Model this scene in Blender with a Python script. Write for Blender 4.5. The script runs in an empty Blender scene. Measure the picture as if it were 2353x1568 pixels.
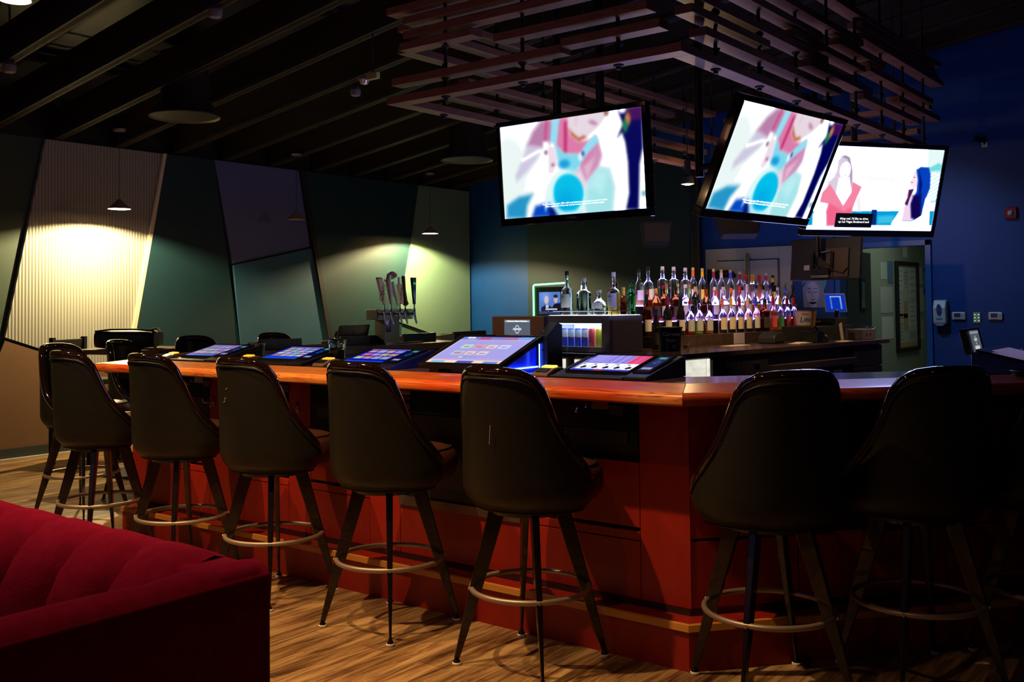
import bpy, bmesh, math, random
import numpy as np
from mathutils import Vector, Matrix
random.seed(7)
S = bpy.context.scene
COL = S.collection
PI = math.pi
# ---------------------------------------------------------------- camera, world, exposure
FPX, PITCH, ROLL, AZ = 2300.0, math.radians(1.743), math.radians(-0.636), math.radians(37.936)
def cam_matrix():
    cp, sp, cr, sr = math.cos(PITCH), math.sin(PITCH), math.cos(ROLL), math.sin(ROLL)
    R = Matrix(((cr, -sr, 0), (sr, cr, 0), (0, 0, 1))) @ Matrix(((1, 0, 0), (0, cp, sp), (0, -sp, cp)))
    Y = Vector((math.sin(AZ), 0, math.cos(AZ))); X = Vector((math.cos(AZ), 0, -math.sin(AZ))); Z = Vector((0, -1, 0))
    M = Matrix((X, Y, Z))            # rows: world axes in level frame -> level to world
    W = M @ R.transposed()
    right, down, fwd = W.col[0], W.col[1], W.col[2]
    m = Matrix((right, -down, -fwd)).transposed().to_4x4()
    m.translation = Vector((0, 0, 1.37))
    return m
cd = bpy.data.cameras.new('camera'); cam = bpy.data.objects.new('camera', cd); COL.objects.link(cam)
cd.sensor_width = 36; cd.lens = FPX / 2353 * 36; cd.shift_y = -154 / 2353; cd.clip_end = 60; cd.clip_start = 0.05
cam.matrix_world = cam_matrix(); S.camera = cam
S.view_settings.view_transform = 'Standard'; S.view_settings.look = 'None'; S.view_settings.exposure = 0.0; S.view_settings.gamma = 1
W = bpy.data.worlds.new('world'); S.world = W; W.use_nodes = True
W.node_tree.nodes['Background'].inputs[0].default_value = (0.35, 0.45, 1.0, 1); W.node_tree.nodes['Background'].inputs[1].default_value = 0.004
def lamp(kind, loc, energy, color, size=0.04, target=None, spot=70, blend=0.3, sy=None):
    d = bpy.data.lights.new(kind.lower() + '_light', kind); o = bpy.data.objects.new('light', d); COL.objects.link(o)
    d.energy = energy; d.color = color; o.location = loc
    if kind == 'AREA':
        d.size = size
        if sy: d.shape = 'RECTANGLE'; d.size_y = sy
    else: d.shadow_soft_size = size
    if kind == 'SPOT': d.spot_size = math.radians(spot); d.spot_blend = blend
    if target is not None:
        o.rotation_euler = (Vector(target) - Vector(loc)).to_track_quat('-Z', 'Y').to_euler()
    return o
WARM = (1.0, 0.62, 0.28)
# ceiling downlights aimed at the bar front, floor and stools
lamp('SPOT', (-6.0, 2.0, 3.15), 260, WARM, .03, (-5.6, 2.95, 0), 78, .6)
lamp('SPOT', (-4.4, 1.9, 3.25), 270, WARM, .03, (-4.1, 2.95, 0), 78, .6)
lamp('SPOT', (-2.9, 1.85, 3.4), 330, WARM, .03, (-2.75, 2.9, 0), 74, .6)
lamp('SPOT', (-1.7, 0.9, 3.4), 40, WARM, .05, (-1.5, 2.2, 0), 70, .8)
lamp('SPOT', (-3.4, 0.9, 3.3), 50, (1, .5, .32), .10, (-2.6, 1.35, 0.8), 60, .8)
# added warm fill lights outside the frame; the second brightens the booth side
lamp('POINT', (-2.6, -1.2, 2.75), 6, (1, .55, .25), .06)
lamp('POINT', (.9, .3, 2.6), 4, (1, .45, .35), .06)
lamp('POINT', (-6.8, -1.0, 2.6), 4, (1, .55, .25), .06)
# over the bottles and back bar
lamp('SPOT', (-2.9, 7.4, 3.0), 150, WARM, .05, (-4.3, 8.2, 1.0), 60, .5)
lamp('SPOT', (-2.7, 11.0 - .6, 2.9), 90, (1, .6, .3), .05, (-3.6, 9.6, 1.2), 60, .5)
# added unseen lights: cool wash on the blue wall, soft blue fill from behind
lamp('SPOT', (-3.3, 8.9, 3.5), 110, (.35, .6, 1.0), .06, (-2.85, 10.9, 1.2), 62, 1.0)
lamp('AREA', (-2.75, 6.2, 1.12), 30, (.40, .42, 1.0), .8, (-2.6, 6.2, 3), sy=2.2)      # violet uplight over the bartender aisle, added to brighten the slat undersides
lamp('SPOT', (-5.0, 9.2, 3.3), 14, (.45, .6, 1.0), .10, (-4.6, 10.9, 1.9), 60, .9)
lamp('AREA', (-4.5, -2.4, 2.6), 11, (.22, .32, 1.0), 3.0, (-7.5, 8.0, 1.8), sy=1.2)
# passage behind the back wall
lamp('AREA', (-3.3, 13.2, 2.6), 9, (.9, 1.0, .85), 1.0, (-3.3, 13.2, 0))

# ---------------------------------------------------------------- materials
MATS = {}
def mat(name, col=(.5, .5, .5), rough=.5, metal=0, spec=.5, emit=None, es=0, trans=0, alpha=1, coat=0, ior=1.45, sheen=0):
    if name in MATS: return MATS[name]
    m = bpy.data.materials.new(name); m.use_nodes = True; MATS[name] = m
    b = m.node_tree.nodes['Principled BSDF']
    b.inputs['Base Color'].default_value = (*col, 1); b.inputs['Roughness'].default_value = rough
    b.inputs['Metallic'].default_value = metal; b.inputs['Specular IOR Level'].default_value = spec
    b.inputs['Transmission Weight'].default_value = trans; b.inputs['Alpha'].default_value = alpha
    b.inputs['Coat Weight'].default_value = coat; b.inputs['IOR'].default_value = ior; b.inputs['Sheen Weight'].default_value = sheen
    if emit: b.inputs['Emission Color'].default_value = (*emit, 1); b.inputs['Emission Strength'].default_value = es
    return m
def nodes(m): return m.node_tree.nodes, m.node_tree.links, m.node_tree.nodes['Principled BSDF']
def ramp(N, pts):
    r = N.new('ShaderNodeValToRGB'); e = r.color_ramp.elements
    while len(e) < len(pts): e.new(.5)
    for k, (p, c) in enumerate(pts): e[k].position = p; e[k].color = (*c, 1)
    return r
def noisy(name, c1, c2, scale=(1, 1, 1), s=8, detail=4, rough=.5, bump=0, bscale=None, lo=.3, hi=.7, coord='Object', dist=0, **k):
    """two tones mixed by stretched noise, optional bump"""
    if name in MATS: return MATS[name]
    m = mat(name, c1, rough, **k); N, L, b = nodes(m)
    tc = N.new('ShaderNodeTexCoord'); mp = N.new('ShaderNodeMapping'); mp.inputs['Scale'].default_value = scale
    L.new(tc.outputs[coord], mp.inputs[0])
    n = N.new('ShaderNodeTexNoise'); n.inputs['Scale'].default_value = s; n.inputs['Detail'].default_value = detail; n.inputs['Distortion'].default_value = dist
    L.new(mp.outputs[0], n.inputs['Vector'])
    r = ramp(N, [(lo, c1), (hi, c2)]); L.new(n.outputs['Fac'], r.inputs[0]); L.new(r.outputs[0], b.inputs['Base Color'])
    if bump:
        n2 = n
        if bscale:
            n2 = N.new('ShaderNodeTexNoise'); n2.inputs['Scale'].default_value = bscale; n2.inputs['Detail'].default_value = 2; L.new(tc.outputs[coord], n2.inputs['Vector'])
        bp = N.new('ShaderNodeBump'); bp.inputs['Strength'].default_value = bump; bp.inputs['Distance'].default_value = .002
        L.new(n2.outputs['Fac'], bp.inputs['Height']); L.new(bp.outputs[0], b.inputs['Normal'])
    return m
def oak(name, axis, light=(.80, .27, .055), dark=(.30, .06, .012)):
    if name in MATS: return MATS[name]
    m = mat(name, light, .28, coat=.6); N, L, b = nodes(m)
    tc = N.new('ShaderNodeTexCoord'); mp = N.new('ShaderNodeMapping')
    mp.inputs['Rotation'].default_value = (0, 0, -axis); L.new(tc.outputs['Object'], mp.inputs[0])
    m2 = N.new('ShaderNodeMapping'); m2.inputs['Scale'].default_value = (.9, 16, 16); L.new(mp.outputs[0], m2.inputs[0])
    n = N.new('ShaderNodeTexNoise'); n.inputs['Scale'].default_value = 1.5; n.inputs['Detail'].default_value = 3; n.inputs['Distortion'].default_value = .6; L.new(m2.outputs[0], n.inputs['Vector'])
    mu = N.new('ShaderNodeMath'); mu.operation = 'MULTIPLY'; mu.inputs[1].default_value = 9; L.new(n.outputs['Fac'], mu.inputs[0])
    fr = N.new('ShaderNodeMath'); fr.operation = 'FRACT'; L.new(mu.outputs[0], fr.inputs[0])
    r = ramp(N, [(0, dark), (.16, tuple(.75 * l + .25 * d for l, d in zip(light, dark))), (.5, light), (.92, tuple(.8 * l for l in light)), (1, dark)]); L.new(fr.outputs[0], r.inputs[0])
    # big worn red patches
    n3 = N.new('ShaderNodeTexNoise'); n3.inputs['Scale'].default_value = 2.3; L.new(tc.outputs['Object'], n3.inputs['Vector'])
    r3 = ramp(N, [(.45, (0, 0, 0)), (.65, (1, 1, 1))]); L.new(n3.outputs['Fac'], r3.inputs[0])
    mx = N.new('ShaderNodeMix'); mx.data_type = 'RGBA'; L.new(r3.outputs[0], mx.inputs[0]); L.new(r.outputs[0], mx.inputs[6])
    mx2 = N.new('ShaderNodeMix'); mx2.data_type = 'RGBA'; mx2.blend_type = 'MULTIPLY'; mx2.inputs[0].default_value = 1; L.new(r.outputs[0], mx2.inputs[6]); mx2.inputs[7].default_value = (.95, .36, .22, 1)
    L.new(mx2.outputs[2], mx.inputs[7]); L.new(mx.outputs[2], b.inputs['Base Color'])
    return m
def floor_mat():
    m = mat('plank_floor', (.3, .18, .08), .38); N, L, b = nodes(m)
    tc = N.new('ShaderNodeTexCoord'); mp = N.new('ShaderNodeMapping'); mp.inputs['Rotation'].default_value = (0, 0, PI / 2); L.new(tc.outputs['Object'], mp.inputs[0])
    br = N.new('ShaderNodeTexBrick'); br.offset = .37; br.inputs['Color1'].default_value = (.62, .62, .62, 1); br.inputs['Color2'].default_value = (1, 1, 1, 1); br.inputs['Mortar'].default_value = (.25, .25, .25, 1)
    for k, v in (('Scale', 1), ('Mortar Size', .0015), ('Brick Width', 1.2), ('Row Height', .15), ('Bias', .1)): br.inputs[k].default_value = v
    L.new(mp.outputs[0], br.inputs['Vector'])
    m2 = N.new('ShaderNodeMapping'); m2.inputs['Scale'].default_value = (13, 1.1, 1); L.new(tc.outputs['Object'], m2.inputs[0])
    n = N.new('ShaderNodeTexNoise'); n.inputs['Scale'].default_value = 1.6; n.inputs['Detail'].default_value = 8; n.inputs['Roughness'].default_value = .72; n.inputs['Distortion'].default_value = .45; L.new(m2.outputs[0], n.inputs['Vector'])
    r = ramp(N, [(.35, (.055, .024, .009)), (.46, (.22, .11, .044)), (.56, (.43, .26, .11)), (.74, (.62, .42, .20))]); L.new(n.outputs['Fac'], r.inputs[0])
    mx = N.new('ShaderNodeMix'); mx.data_type = 'RGBA'; mx.blend_type = 'MULTIPLY'; mx.inputs[0].default_value = 1
    L.new(r.outputs[0], mx.inputs[6]); L.new(br.outputs['Color'], mx.inputs[7]); L.new(mx.outputs[2], b.inputs['Base Color'])
    bp = N.new('ShaderNodeBump'); bp.inputs['Strength'].default_value = .15; bp.inputs['Distance'].default_value = .002; L.new(n.outputs['Fac'], bp.inputs['Height']); L.new(bp.outputs[0], b.inputs['Normal'])
    return m
def ribbed_mat():
    m = mat('ribbed_plastic', (.38, .38, .34), .45); N, L, b = nodes(m)
    tc = N.new('ShaderNodeTexCoord'); w = N.new('ShaderNodeTexWave'); w.bands_direction = 'Y'; w.inputs['Scale'].default_value = 10; L.new(tc.outputs['Object'], w.inputs['Vector'])
    r = ramp(N, [(0, (.22, .22, .20)), (.5, (.40, .40, .36))]); L.new(w.outputs['Fac'], r.inputs[0]); L.new(r.outputs[0], b.inputs['Base Color'])
    bp = N.new('ShaderNodeBump'); bp.inputs['Strength'].default_value = .8; bp.inputs['Distance'].default_value = .006; L.new(w.outputs['Fac'], bp.inputs['Height']); L.new(bp.outputs[0], b.inputs['Normal'])
    return m
def attr_mat():
    m = mat('screen_picture', (0, 0, 0), .25); N, L, b = nodes(m)
    a = N.new('ShaderNodeAttribute'); a.attribute_name = 'picture'; L.new(a.outputs['Color'], b.inputs['Emission Color']); b.inputs['Emission Strength'].default_value = 1.0
    return m
def leather(name, c1, c2): return noisy(name, c1, c2, s=5, rough=.42, bump=.5, bscale=160, lo=.3, hi=.75, spec=.35)
BLK = mat('black_plastic', (.008, .008, .01), .35); BLKM = mat('black_matte', (.010, .010, .011), .75); GLOSS = mat('gloss_black', (.006, .006, .008), .08, coat=.5)
CHROME = mat('chrome', (.7, .7, .72), .12, 1); STEEL = mat('brushed_steel', (.35, .34, .34), .28, 1); BRASS = mat('worn_brass', (.34, .26, .19), .42, .6)
WHITE = mat('white_plastic', (.62, .60, .58), .4); OFFW = mat('off_white', (.5, .47, .4), .6)
# ---------------------------------------------------------------- mesh helpers
class MB:
    def __init__(s): s.v = []; s.f = []
    def add(s, vs, fs):
        o = len(s.v); s.v += [tuple(v) for v in vs]; s.f += [tuple(i + o for i in f) for f in fs]; return s
    def box(s, x0, x1, y0, y1, z0, z1, M=None):
        vs = [Vector((x, y, z)) for z in (z0, z1) for y in (y0, y1) for x in (x0, x1)]
        if M is not None: vs = [M @ v for v in vs]
        return s.add(vs, [(0, 2, 3, 1), (4, 5, 7, 6), (0, 1, 5, 4), (2, 6, 7, 3), (0, 4, 6, 2), (1, 3, 7, 5)])
    def prism(s, poly, axis, a, b):
        """poly of 2d points extruded from a to b along axis"""
        n = len(poly)
        def P(p, t): return {'x': (t, p[0], p[1]), 'y': (p[0], t, p[1]), 'z': (p[0], p[1], t)}[axis]
        return s.add([P(p, a) for p in poly] + [P(p, b) for p in poly], [tuple(range(n)), tuple(range(2 * n - 1, n - 1, -1))] + [(i, i + n, (i + 1) % n + n, (i + 1) % n) for i in range(n)])
    def loft(s, rings, close=True, cap=True):
        n = len(rings[0]); o = []
        for r in rings: o += list(r)
        fs = []
        for k in range(len(rings) - 1):
            for i in range(n if close else n - 1): fs.append((k * n + i, k * n + (i + 1) % n, (k + 1) * n + (i + 1) % n, (k + 1) * n + i))
        if cap: fs += [tuple(range(n - 1, -1, -1)), tuple((len(rings) - 1) * n + i for i in range(n))]
        return s.add(o, fs)
    def lathe(s, prof, c=(0, 0, 0), n=20, M=None, sq=None):
        rings = []
        for r, z in prof:
            ring = []
            for i in range(n):
                a = 2 * PI * i / n; x, y = math.cos(a), math.sin(a)
                if sq: k = (abs(x) ** sq + abs(y) ** sq) ** (-1 / sq); x *= k; y *= k
                ring.append(Vector((r * x, r * y, z)))
            rings.append([(M @ v if M is not None else v) + Vector(c) for v in ring])
        return s.loft(rings)
    def tube(s, pts, r, n=8, closed=False):
        pts = [Vector(p) for p in pts]; rs = r if isinstance(r, (list, tuple)) else [r] * len(pts); rings = []; up = None
        for i, p in enumerate(pts):
            if closed: t = pts[(i + 1) % len(pts)] - pts[i - 1]
            else: t = pts[min(i + 1, len(pts) - 1)] - pts[max(i - 1, 0)]
            t.normalize()
            if up is None: up = Vector((0, 0, 1)) if abs(t.z) < .9 else Vector((1, 0, 0))
            a = t.cross(up).normalized(); b = a.cross(t).normalized(); up = b
            rings.append([p + (a * math.cos(2 * PI * k / n) + b * math.sin(2 * PI * k / n)) * rs[i] for k in range(n)])
        if closed: rings.append(rings[0])
        return s.loft(rings, cap=not closed)
    def cyl(s, p, q, r, n=16): return s.tube([p, q], r, n)
    def build(s, name, m, parent=None, smooth=False, bevel=0, sub=0, angle=40):
        me = bpy.data.meshes.new(name); me.from_pydata(s.v, [], s.f); me.update()
        bm = bmesh.new(); bm.from_mesh(me); bmesh.ops.recalc_face_normals(bm, faces=bm.faces); bm.to_mesh(me); bm.free()
        me.materials.append(m); o = bpy.data.objects.new(name, me); COL.objects.link(o)
        if parent is not None: o.parent = parent
        if bevel:
            b = o.modifiers.new('bevel', 'BEVEL'); b.width = bevel; b.segments = 2; b.limit_method = 'ANGLE'; b.angle_limit = math.radians(40)
        if sub: b = o.modifiers.new('sub', 'SUBSURF'); b.levels = b.render_levels = sub
        if smooth:
            me.shade_smooth()
            if smooth != 2: me.set_sharp_from_angle(angle=math.radians(angle))
        return o
def tag(o, label=None, cat=None, group=None, kind=None):
    if label: o['label'] = label
    if cat: o['category'] = cat
    if group: o['group'] = group
    if kind: o['kind'] = kind
    return o
def thing(name, label, cat, loc=(0, 0, 0), rz=0, group=None):
    o = bpy.data.objects.new(name, None); COL.objects.link(o); o.location = loc; o.rotation_euler = (0, 0, rz); o.empty_display_size = .1
    return tag(o, label, cat, group)
def copy_tree(o, parent=None):
    c = o.copy(); COL.objects.link(c)
    if parent is not None: c.parent = parent
    for ch in list(o.children): copy_tree(ch, c)
    return c
def text(body, size, loc, rot, m, parent=None, name='lettering', align='CENTER', ext=.0004, shear=0):
    c = bpy.data.curves.new(name, 'FONT'); c.body = body; c.size = size; c.align_x = align; c.align_y = 'CENTER'; c.extrude = ext; c.shear = shear
    c.materials.append(m); c.resolution_u = 2; o_ = bpy.data.objects.new(name, c); COL.objects.link(o_); bpy.context.view_layer.update()
    me = bpy.data.meshes.new_from_object(o_.evaluated_get(bpy.context.evaluated_depsgraph_get())); bpy.data.objects.remove(o_); o = bpy.data.objects.new(name, me); COL.objects.link(o); o.location = loc; o.rotation_euler = rot
    if parent is not None: o.parent = parent
    return o
def offset_path(P, d):
    """offset an open plan path to its left-hand side by d"""
    out = []
    for i in range(len(P)):
        a = Vector(P[i]) - Vector(P[i - 1]) if i > 0 else Vector(P[1]) - Vector(P[0])
        b = Vector(P[i + 1]) - Vector(P[i]) if i < len(P) - 1 else a
        a.normalize(); b.normalize(); na = Vector((-a.y, a.x)); nb = Vector((-b.y, b.x))
        k = d / (1 + na.dot(nb)); out.append(Vector(P[i]) + (na + nb) * k)
    return out
def sweep(P, prof):
    rings = []
    offs = {d: offset_path(P, d) for d, z in prof}
    for i in range(len(P)): rings.append([(offs[d][i].x, offs[d][i].y, z) for d, z in prof])
    return MB().loft(rings)
# ---------------------------------------------------------------- setting
FL = MB().box(-9.35, 4.5, -3.0, 10.95, -.05, 0).build('floor', floor_mat()); tag(FL, kind='structure')
FL2 = MB().box(-5.2, -2.0, 10.95, 16.5, -.05, 0).build('floor_passage', mat('passage_floor', (.12, .08, .06), .5)); tag(FL2, kind='structure')
BLUE = noisy('navy_paint', (.001, .045, .22), (.0015, .052, .25), s=3, rough=.45, bump=.35, bscale=60)
TEALW = noisy('dark_teal_paint', (.006, .028, .045), (.007, .034, .052), s=3, rough=.5, bump=.2, bscale=60)
wl = MB().box(-9.5, -9.34, -3, 11.1, 0, 3.0).build('wall_left', noisy('dark_green_paint', (.035, .06, .045), (.04, .068, .05), s=2, rough=.6)); tag(wl, kind='structure')
wu = MB().box(-9.5, -9.35, -3, 11.1, 3.0, 3.9).build('wall_left_upper', BLKM); tag(wu, kind='structure')
def panel(name, poly, m, x1, x0=-9.34, smooth=False):
    return MB().prism(poly, 'x', x0, x1).build(name, m, wl)
panel('ribbed_panel', [(4.75, 2.99), (5.99, 2.99), (5.60, .86), (5.55, .70), (4.38, 1.12)], ribbed_mat(), -9.30)
panel('brown_lower_panel', [(4.38, 1.09), (5.56, .67), (5.4, .10), (3.7, .10), (4.25, .75)], noisy('tan_paint', (.16, .085, .045), (.18, .095, .05), s=2, rough=.6), -9.31)
panel('teal_panel', [(6.03, 2.99), (6.61, 2.99), (6.97, .77), (7.05, .12), (5.45, .12), (5.62, .84)], noisy('teal_paint', (.007, .032, .046), (.008, .037, .052), s=2, rough=.55), -9.27)
panel('edge_strip', [(5.99, 2.99), (6.028, 2.99), (5.618, .84), (5.58, .84)], mat('cream_edge', (.75, .68, .5), .5), -9.268)
panel('lavender_panel', [(6.62, 2.99), (7.80, 2.99), (7.97, 2.09), (6.86, 1.86)], noisy('lavender_paint', (.10, .13, .33), (.115, .145, .36), s=2, rough=.6), -9.28)
panel('blue_panel', [(6.86, 1.84), (7.97, 2.07), (8.27, .97), (8.4, .12), (7.06, .12), (6.97, .77)], noisy('slate_blue_paint', (.028, .11, .20), (.034, .125, .22), s=3, rough=.55), -9.26)
panel('shaded_edge_strip', [(7.80, 2.99), (7.86, 2.99), (8.46, .12), (8.4, .12)], mat('shaded_edge', (.012, .012, .012), .6), -9.235)  # shadowed edge of the green panel, its shade painted as a dark strip
panel('green_panel', [(7.86, 2.99), (9.83, 2.99), (9.68, 2.26), (9.35, .12), (8.46, .12)], noisy('deep_green_paint', (.007, .036, .040), (.008, .042, .045), s=2, rough=.55), -9.25)
panel('pale_green_panel', [(9.835, 2.99), (10.88, 2.99), (10.88, .12), (10.2, .95), (9.40, 1.17), (9.685, 2.26)], noisy('pale_green_paint', (.13, .23, .165), (.145, .25, .18), s=2, rough=.5), -9.24)
panel('green_lower_panel', [(9.40, 1.16), (10.2, .94), (10.88, .12), (9.36, .12)], noisy('mid_green_paint', (.05, .11, .08), (.056, .12, .085), s=2, rough=.5), -9.26)
bb = MB().box(-9.34, -9.30, -3, 10.9, 0, .10).build('baseboard_left', mat('grey_vinyl', (.035, .045, .05), .4)); tag(bb, kind='structure')
tr = MB().box(-9.30, -9.26, -3, 10.9, 0, .012).build('trim_1', OFFW); tag(tr, kind='structure')
# back wall with door opening x -3.95..-2.97 (frame outside) and upper wall to the high roof
YB = 10.92
def back_wall():
    mb = MB()
    mb.box(-9.36, -3.95, YB, YB + .15, 0, 5.0); mb.box(-3.95, -3.02, YB, YB + .15, 1.95, 5.0); mb.box(-3.02, 4.6, YB, YB + .15, 0, 5.2)
    return mb.build('wall_back', BLUE)
tag(back_wall(), kind='structure')
wp = MB().box(-8.23, -5.75, YB - .012, YB, 0, 3.3).build('wall_back_panel', TEALW); tag(wp, kind='structure')
wr = MB().box(4.5, 4.65, -3, 11.1, 0, 5.2).build('wall_right', BLUE); tag(wr, kind='structure')
d1 = MB()
d1.box(-3.02, -2.96, YB - .03, YB + .17, 0, 2.0); d1.box(-3.98, -3.92, YB - .03, YB + .17, 0, 2.0); d1.box(-3.98, -2.96, YB - .03, YB + .17, 1.94, 2.0)
d1 = d1.build('door_1', mat('blue_frame_paint', (.01, .10, .32), .3), bevel=.004); tag(d1, kind='structure')
leaf = MB().box(-3.98, -3.93, 11.15, 11.95, 0.02, 1.93).build('door_leaf', mat('dark_door', (.05, .075, .075), .4), d1)
MB().box(-3.928, -3.92, 11.55, 11.72, 1.25, 1.62).build('vision_window_frame', BLK, leaf)
MB().box(-3.924, -3.915, 11.58, 11.69, 1.28, 1.59).build('vision_window', mat('dim_glass', (.2, .3, .32), .1), leaf)
MB().lathe([(.0, 0), (.028, .005), (.034, .03), (.022, .055), (.0, .06)], M=Matrix.Rotation(PI / 2, 4, 'Y'), c=(-3.925, 11.88, 1.03), n=16).build('door_knob', CHROME, leaf, smooth=True)
# passage
pw = noisy('passage_wall_paint', (.24, .29, .24), (.27, .32, .26), s=2, rough=.6)
tag(MB().box(-4.45, -4.3, 11.07, 16.5, 0, 2.7).build('wall_passage_left', pw), kind='structure')
tag(MB().box(-2.5, -2.35, 11.07, 16.5, 0, 2.7).build('wall_passage_right', pw), kind='structure')
tag(MB().box(-4.45, -2.35, 16.5, 16.6, 0, 2.7).build('wall_passage_end', pw), kind='structure')
tag(MB().box(-4.45, -2.35, 11.07, 16.6, 2.7, 2.75).build('ceiling_passage', pw), kind='structure')
# beige walk-in cooler door
wc = MB()
wc.box(-5.53, -5.38, YB - .06, YB, 0, 2.0); wc.box(-4.6, -4.45, YB - .06, YB, 0, 2.0); wc.box(-5.38, -4.6, YB - .06, YB, 1.86, 2.0)
BEI = noisy('beige_metal', (.42, .38, .28), (.48, .43, .33), s=6, rough=.4, bump=.2, bscale=90)
wc = wc.build('door_2', BEI, bevel=.004); tag(wc, kind='structure')
lf = MB().box(-5.37, -4.61, YB - .10, YB - .01, .03, 1.85).build('door_leaf', BEI, wc, bevel=.008)
MB().box(-4.99, -4.94, YB - .135, YB - .10, 1.62, 1.93).build('door_closer', STEEL, lf, bevel=.005)
hb = MB(); hb.tube([(-5.45, YB - .15, 1.66), (-5.3, YB - .17, 1.70), (-5.16, YB - .16, 1.70), (-5.1, YB - .15, 1.67)], [.03, .045, .045, .02], 10); hb.box(-5.47, -5.40, YB - .14, YB - .06, 1.40, 1.76)
hb.build('latch_handle', BLKM, lf, smooth=True)
# pilaster carrying the painted portrait, blue post, dark post
tag(MB().box(-4.44, -3.98, YB - .05, YB, 0, 5).build('pillar_back', BLUE), kind='structure')
cp_ = MB().box(-5.66, -5.56, YB - .16, YB - .06, 0, 4.0).build('pillar_post', mat('dark_post', (.006, .010, .02), .4), bevel=.01); tag(cp_, kind='structure')
# roof deck and joists: slope 0.14, rising to the right
SL = .14
def zj(x): return 3.0 + SL * (x + 9.3)
deck = MB().prism([(-9.5, zj(-9.5) + .42), (4.6, zj(4.6) + .42), (4.6, zj(4.6) + .5), (-9.5, zj(-9.5) + .5)], 'y', -3, 11.1).build('ceiling', noisy('dark_foil_insulation', (.006, .006, .007), (.05, .05, .055), s=1.4, detail=6, rough=.35, bump=1, bscale=5, lo=.45, hi=.75)); tag(deck, kind='structure')
JM = noisy('dark_brown_joist', (.024, .017, .014), (.036, .026, .020), scale=(.3, 6, 6), s=6, rough=.6)
for k in range(-11, 10):
    y = 4.87 + .637 * k
    if y > 10.8 or y < -2.9: continue
    j = MB().prism([(-9.32, zj(-9.32)), (4.5, zj(4.5)), (4.5, zj(4.5) + .30), (-9.32, zj(-9.32) + .30)], 'y', y - .022, y + .022)
    j.prism([(-9.32, zj(-9.32)), (4.5, zj(4.5)), (4.5, zj(4.5) + .035), (-9.32, zj(-9.32) + .035)], 'y', y - .04, y + .04)
    tag(j.build('ceiling_joist', JM), kind='structure', group='dark roof joists')
bk = MB()
for y0, y1, dz in ((-3, 10.9, .33),):
    for x in (-8.3, -6.2, -4.0, -1.6, .8): bk.box(x - .05, x + .05, y0, y1, zj(x) + dz, zj(x) + dz + .06)
tag(bk.build('ceiling_purlin', BLKM), kind='structure')
# ---------------------------------------------------------------- bar
RED = noisy('red_laminate', (.24, .010, .004), (.30, .014, .005), scale=(1, 1, .25), s=14, rough=.42)
GOLD = noisy('varnished_nosing', (.50, .20, .03), (.6, .26, .05), s=5, rough=.3)
DKW = noisy('dark_walnut', (.045, .016, .010), (.075, .028, .016), scale=(2, 2, 12), s=4, rough=.4)
BDIR = (.648, .762)
NOSE = [(-6.50, 9.3), (-6.50, 4.40), (-5.70, 3.20), (-1.73, 3.20), (-.40, 4.764), (-.40, 9.3)]
ct = thing('bar_countertop', 'long wooden bar top with rounded oak armrest rail running round the bar', 'bar top', (0, 0, 0))
noseP = [(0, 1.018), (.004, 1.004), (.016, .996), (.05, .994), (.05, 1.03), (.028, 1.041), (.018, 1.043), (.007, 1.038), (.001, 1.03)]
restP = [(.03, 1.000), (.24, 1.000), (.24, 1.052), (.205, 1.062), (.04, 1.043), (.030, 1.036)]
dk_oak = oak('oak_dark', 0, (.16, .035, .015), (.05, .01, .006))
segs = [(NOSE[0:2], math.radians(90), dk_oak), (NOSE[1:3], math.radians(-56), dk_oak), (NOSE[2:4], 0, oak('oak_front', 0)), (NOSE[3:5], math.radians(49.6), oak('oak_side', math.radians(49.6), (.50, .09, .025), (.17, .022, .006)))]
def seg_sweep(path, a, b, prof):
    """profile swept on one straight leg a-b of the path, mitred with its neighbours"""
    offs = {d: offset_path(path, d) for d, z in prof}
    return MB().loft([[(offs[d][i].x, offs[d][i].y, z) for d, z in prof] for i in (a, b)])
segs.append((NOSE[4:6], math.radians(90), dk_oak))
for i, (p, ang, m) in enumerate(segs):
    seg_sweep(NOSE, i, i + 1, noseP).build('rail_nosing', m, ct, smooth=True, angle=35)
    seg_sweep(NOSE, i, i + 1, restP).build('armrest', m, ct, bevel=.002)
surf = seg_sweep(NOSE, 3, 4, [(.242, 1.0), (.68, 1.0), (.68, 1.05), (.242, 1.05)])
for i in (0, 1, 2, 4):
    s2 = seg_sweep(NOSE, i, i + 1, [(.242, 1.0), (.68, 1.0), (.68, 1.05), (.242, 1.05)]); surf.add(s2.v, s2.f)
surf.build('counter_surface', noisy('dark_counter', (.05, .03, .035), (.075, .045, .05), s=6, rough=.16), ct)
bc = thing('bar_cabinet', 'red laminate bar front with black cabinet bays and a toe step', 'bar', (0, 0, 0))
# backing
sweep(NOSE, [(.30, .0), (.60, .0), (.60, .995), (.30, .995)]).build('carcass', mat('carcass_black', (.012, .008, .008), .6), bc)
sweep(NOSE[1:], [(.15, 0), (.26, 0), (.26, .155), (.15, .155)]).build('toe_step', RED, bc)
sweep(NOSE[1:], [(.16, .155), (.27, .155), (.27, .170), (.16, .170)]).build('step_tread', RED, bc)
sweep(NOSE[1:], [(.138, .150), (.158, .150), (.158, .173), (.150, .178), (.141, .174)]).build('step_nosing', GOLD, bc)
sweep(NOSE[1:], [(.257, .170), (.27, .170), (.27, .194), (.257, .194)]).build('base_strip', mat('dark_red_strip', (.03, .006, .005), .5), bc)
YP = 3.46
open_ = [(-5.27, -4.90, .735), (-4.586, -4.206, .73), (-4.03, -3.60, .735), (-3.388, -2.66, .455), (-2.60, -2.068, .735)]
def pnl(x0, x1, z0, z1, name='front_panel'):
    MB().box(x0, x1, YP, YP + .04, z0, z1).build(name, RED, bc, bevel=.0015)
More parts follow.
